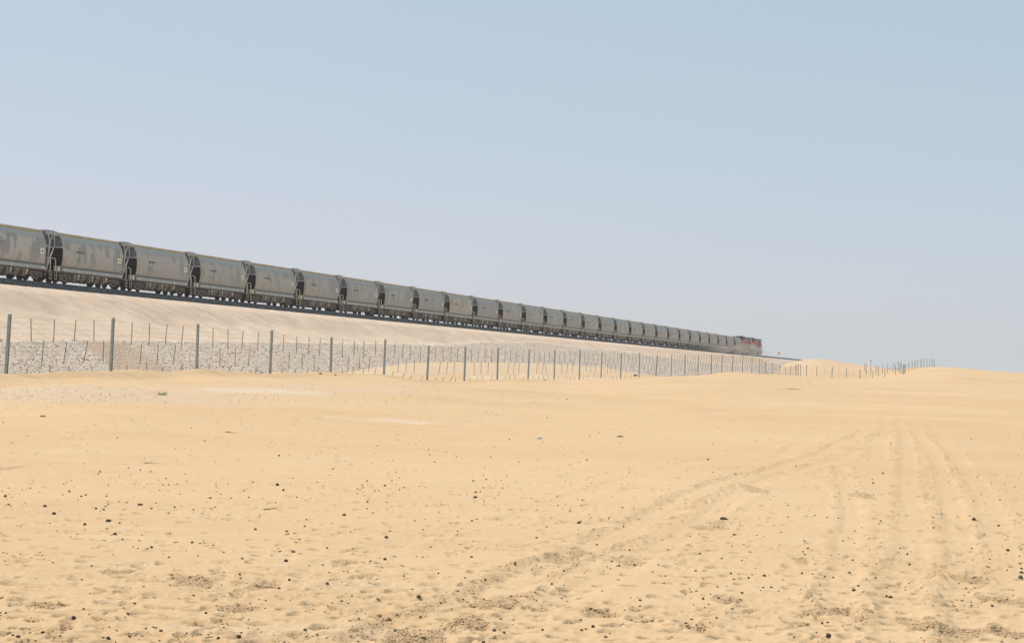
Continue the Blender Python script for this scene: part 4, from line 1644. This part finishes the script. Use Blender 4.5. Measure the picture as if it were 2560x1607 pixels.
for px, py, w in spots:
    c = hit(px, py)
    if c is None: continue
    size = w / FPX * c.length / 2
    size = min(max(size, .012), .14)
    o = bpy.data.objects.new('camel_dropping', DM[rd.randrange(8)])
    COL.objects.link(o)
    sy = rd.uniform(.75, 1.0)
    big = size > .035
    o.scale = (size, size * (sy if not big else .55), min(size, .028) * rd.uniform(.9, 1.2))
    o.rotation_euler = (rd.uniform(-.15, .15), rd.uniform(-.15, .15), rd.uniform(-.5, .5) if big else rd.uniform(0, PI))
    o.location = (c.x, c.y, c.z + o.scale[2] * rd.uniform(.15, .5))
    l = None
    for k, v in sp_full.items():
        if abs(k[0] - px) < .5 and abs(k[1] - py) < .5: l = v
    tag(o, l or 'small dark camel dropping lying on the pale sand', 'dropping', None if l else 'camel droppings scattered over the sand')

# finer crumbs nobody could count
rgn = np.random.default_rng(5)
pos, siz = [], []
for k in range(2600):
    px = rgn.uniform(-60, 2620)
    py = 985 + 620 * rgn.random() ** 1.5
    cl = fbm(np.array([px / 130]), np.array([py / 60]), 131, 3)[0]
    if cl < rgn.uniform(-.35, .5): continue
    c = hit(px, py)
    if c is None: continue
    pos.append((c.x, c.y, c.z + .003))
    siz.append(rgn.uniform(.004, .010) + .00014 * c.y)
o = scatter('dark_grit', RT, pos, siz, M['dungpale'], 9, .7)
tag(o, 'dark grit and tiny clods sprinkled over the sand', 'grit', kind='stuff')
# clods thrown up in the ruts and trampled places
pos, siz = [], []
while len(pos) < 3200:
    px, py = rgn.uniform(-60, 2620), 1100 + 510 * rgn.random() ** .8
    v = ray(px, py)
    c = hit(px, py)
    if c is None: continue
    i_ = int(np.clip(np.searchsorted(rad, math.hypot(c.x, c.y)), 0, len(rad) - 1))
    j_ = int(np.clip(np.searchsorted(azs, math.atan2(c.x, c.y)), 0, len(azs) - 1))
    if coarse[i_, j_] < rgn.uniform(.12, .9): continue
    pos.append((c.x, c.y, c.z + .002))
    siz.append(rgn.uniform(.003, .009) * (1 + 1.2 * (rgn.random() > .95)))
o = scatter('sand_clods', RT, pos, siz, M['clod'], 14, .75)
tag(o, 'crumbling sand clods in the wheel ruts and trampled patches', 'sand clods', kind='stuff')
# gravel on the pans left of centre
pos, siz = [], []
for k in range(1000):
    px, py = rgn.choice([rgn.uniform(0, 420), rgn.uniform(560, 1100), rgn.uniform(1000, 1700)]), rgn.uniform(955, 1008)
    c = hit(px, py)
    if c is None or c.y > 150: continue
    pos.append((c.x, c.y, c.z + .01))
    siz.append(rgn.uniform(.007, .02))
o = scatter('brown_gravel', RT, pos, siz, M['darkrock'], 10, .7)
tag(o, 'brown gravel strewn over the flat pan below the fence', 'gravel', kind='stuff')
pos, siz = [], []
for cx0, cx1, cy0, cy1, n_ in ((940, 1300, 1025, 1062, 46), (1180, 1330, 940, 950, 40), (1320, 1520, 934, 944, 60), (2120, 2420, 968, 982, 60), (560, 760, 965, 985, 30), (20, 60, 1140, 1150, 6), (620, 640, 1066, 1072, 8),
                               (1600, 1860, 955, 975, 10), (1500, 2300, 1010, 1110, 12)):
    for _ in range(n_):
        u_ = rgn.random()
        c = hit(cx0 + (cx1 - cx0) * u_, (cy1 - (cy1 - cy0) * u_ if cx0 == 940 else rgn.uniform(cy0, cy1)) + rgn.normal(0, 1.5))
        if c is None: continue
        pos.append((c.x, c.y, c.z + .01))
        siz.append(rgn.uniform(.25, 1.0) * 2.2 / FPX * c.y)
o = scatter('chalk_crumbs', RT, pos, siz, M['whiterock'], 12, .6)
tag(o, 'white chalk crumbs in thin lines across the sand', 'chalk', kind='stuff')


def rock(px, py, w, h, m_, label, cat='rock', name='stone', seed=1, group=None, squash=.7):
    c = hit(px, py)
    if c is None: return
    k = c.length / FPX
    me = blob_mesh(name, seed, m_, 2, squash, .16)
    o = bpy.data.objects.new(name, me)
    COL.objects.link(o)
    o.scale = (w * k / 2, w * k / 2 * .7, h * k / 2 * 1.5)
    o.location = (c.x, c.y, c.z + h * k * .25)
    o.rotation_euler = (0, 0, random.uniform(-.4, .4))
    return tag(o, label, cat, group)


rock(1348, 1097, 14, 9, M['whiterock'], 'single white stone lying on the sand in the middle distance', seed=3)
rock(1239, 1037, 7, 3, M['whiterock'], 'small white stone at the right end of a thin white crumb line', seed=4)
rock(350, 1263, 16, 7, M['brownrock'], 'reddish brown flat stone among dark droppings, left foreground', seed=5)
rock(526, 1245, 10, 4, M['brownrock'], 'small tan stone right of the reddish brown flat stone', seed=6)
rock(1588, 940, 10, 7, M['brownrock'], 'brown stone beside the foot of a fence post, right of centre', seed=7)
rock(760, 930, 7, 6, M['brownrock'], 'brown clod on the sand ridge between the fourth and fifth fence posts', 'clod', 'clod', 8)
rock(801, 935, 9, 5, M['brownrock'], 'dark clod on the sand ridge just left of the fifth fence post', 'clod', 'clod', 9)
rock(838, 939, 6, 4, M['brownrock'], 'small clod on the sand ridge just right of the fifth fence post', 'clod', 'clod', 10)
rock(1362, 950, 9, 3, M['darkrock'], 'small dark stone in front of the white chalk patch', seed=11)
rock(105, 1041, 10, 4, M['darkrock'], 'flat dark stone at the left edge of the smooth sand pan', seed=13)


def stick(pxa, pya, pxb, pyb, r, label, kind='stick', m_=None):
    a, b = hit(pxa, pya), hit(pxb, pyb)
    if a is None or b is None: return
    n_ = 7
    pts = []
    for k in range(n_):
        u_ = k / (n_ - 1)
        p = a.lerp(b, u_)
        p.z = gz(p.x, p.y) + r * .7 
        p.x += random.uniform(-.4, .4) * r
        p.y += random.uniform(-.4, .4) * r
        pts.append(p)
    m = MB()
    m.tube([p - a for p in pts], r, 6, .8)
    o = m.build(kind, m_ or M['stick'], None, loc=a)
    return tag(o, label, 'stick')


stick(565, 1080, 592, 1083, .013, 'short brown stick on the sand below the gravelly pan, left of centre')
stick(1543, 1092, 1560, 1092, .016, 'small dark stick on the sand right of the white stone')
stick(660, 1274, 692, 1268, .007, 'thin curved twig on the sand, left of the middle')
stick(640, 1463, 692, 1471, .008, 'dark brown stick half buried in trampled sand, lower left of centre')
stick(360, 1158, 402, 1158, .006, 'faint thin twig lying level on the left sand')


def tuft(px, py, w, hgt, n_, m_, label, cat, name, seed):
    c = hit(px, py)
    if c is None: return
    rg = random.Random(seed)
    k = c.length / FPX
    root = empty(name, c)
    m = MB()
    for _ in range(n_):
        x = rg.gauss(0, w * k / 4)
        y = rg.gauss(0, w * k / 3)
        z = gz(c.x + x, c.y + y) - c.z
        L = hgt * rg.uniform(.5, 1.2)
        a = rg.uniform(0, 2 * PI)
        t = rg.uniform(.2, 1.2)
        m.bar((x, y, z), (x + math.cos(a) * L * math.sin(t), y + math.sin(a) * L * math.sin(t), z + L * math.cos(t)), .008)
    for f in m.f[:0]: pass
    o = bpy.data.objects.new(name, m.mesh(name, m_))
    bpy.data.objects.remove(root)
    COL.objects.link(o)
    o.location = c
    return tag(o, label, cat)


tuft(1980, 973, 40, .11, 150, M['straw'], 'patch of dry yellow straw on the sand by the wheel ruts', 'dry grass', 'dry_grass', 4)
tuft(404, 987, 26, .10, 40, M['twig'], 'grey-green dry twigs on the gravelly pan at the left', 'twigs', 'dry_twigs', 5)
tuft(2020, 956, 10, .10, 30, M['straw'], 'tiny tuft of dry straw above the larger straw patch', 'dry grass', 'dry_grass', 6)

# ------------------------------------------------------------------ dust and haze
def dust_blob(pts, dens):
    import bmesh
    bm = bmesh.new()
    for (s_, t_, z_, a, b, c) in pts:
        ret = bmesh.ops.create_icosphere(bm, subdivisions=3, radius=1)
        p = line(s_, t_, z_)
        R3 = Matrix.Rotation(PI / 2 - AZ, 4, 'Z')
        for v in ret['verts']:
            w = 1 + .18 * math.sin(v.co.x * 5 + s_) * math.cos(v.co.y * 4 + v.co.z * 6)
            v.co = R3 @ Vector((v.co.x * a * w, v.co.y * b * w, v.co.z * c * w)) + p
    me = bpy.data.meshes.new('dust_cloud')
    bm.to_mesh(me)
    bm.free()
    m = bpy.data.materials.new('dust_volume')
    m.use_nodes = True
    nt = m.node_tree
    nt.nodes.remove(nt.nodes['Principled BSDF'])
    pv = nt.nodes.new('ShaderNodeVolumePrincipled')
    pv.inputs['Color'].default_value = (.80, .72, .62, 1)
    pv.inputs['Density'].default_value = dens
    pv.inputs['Anisotropy'].default_value = .2
    nt.links.new(pv.outputs[0], nt.nodes['Material Output'].inputs['Volume'])
    me.materials.append(m)
    o = bpy.data.objects.new('dust_cloud', me)
    COL.objects.link(o)
    return o


dc = dust_blob([(s0 + 34, 1.5, ZR + .5, 12, 3.2, 1.5), (s0 + 20, 1.8, ZR + .7, 16, 3.6, 1.9), (s0 + 2, 2, ZR + .7, 18, 3.8, 2.2), (s0 - 22, 2, ZR + .4, 22, 3.6, 1.6), (s0 - 55, 2, ZR + .2, 26, 3.4, 1.2)], .03)
tag(dc, 'pale dust swirling round the wheels at the front of the train', 'dust', kind='stuff')

hm = bpy.data.materials.new('desert_haze')
hm.use_nodes = True
nt = hm.node_tree
nt.nodes.remove(nt.nodes['Principled BSDF'])
pv = nt.nodes.new('ShaderNodeVolumePrincipled')
pv.inputs['Color'].default_value = (.86, .885, .97, 1)
pv.inputs['Density'].default_value = .00017
pv.inputs['Anisotropy'].default_value = .3
nt.links.new(pv.outputs[0], nt.nodes['Material Output'].inputs['Volume'])
m = MB()
m.box(-2700, 2700, -2700, 2700, float(Z.min()) - 1.0, 14.5)
hz_ = m.build('haze', hm)
tag(hz_, kind='stuff', label='pale desert haze over the whole plain', cat='haze')
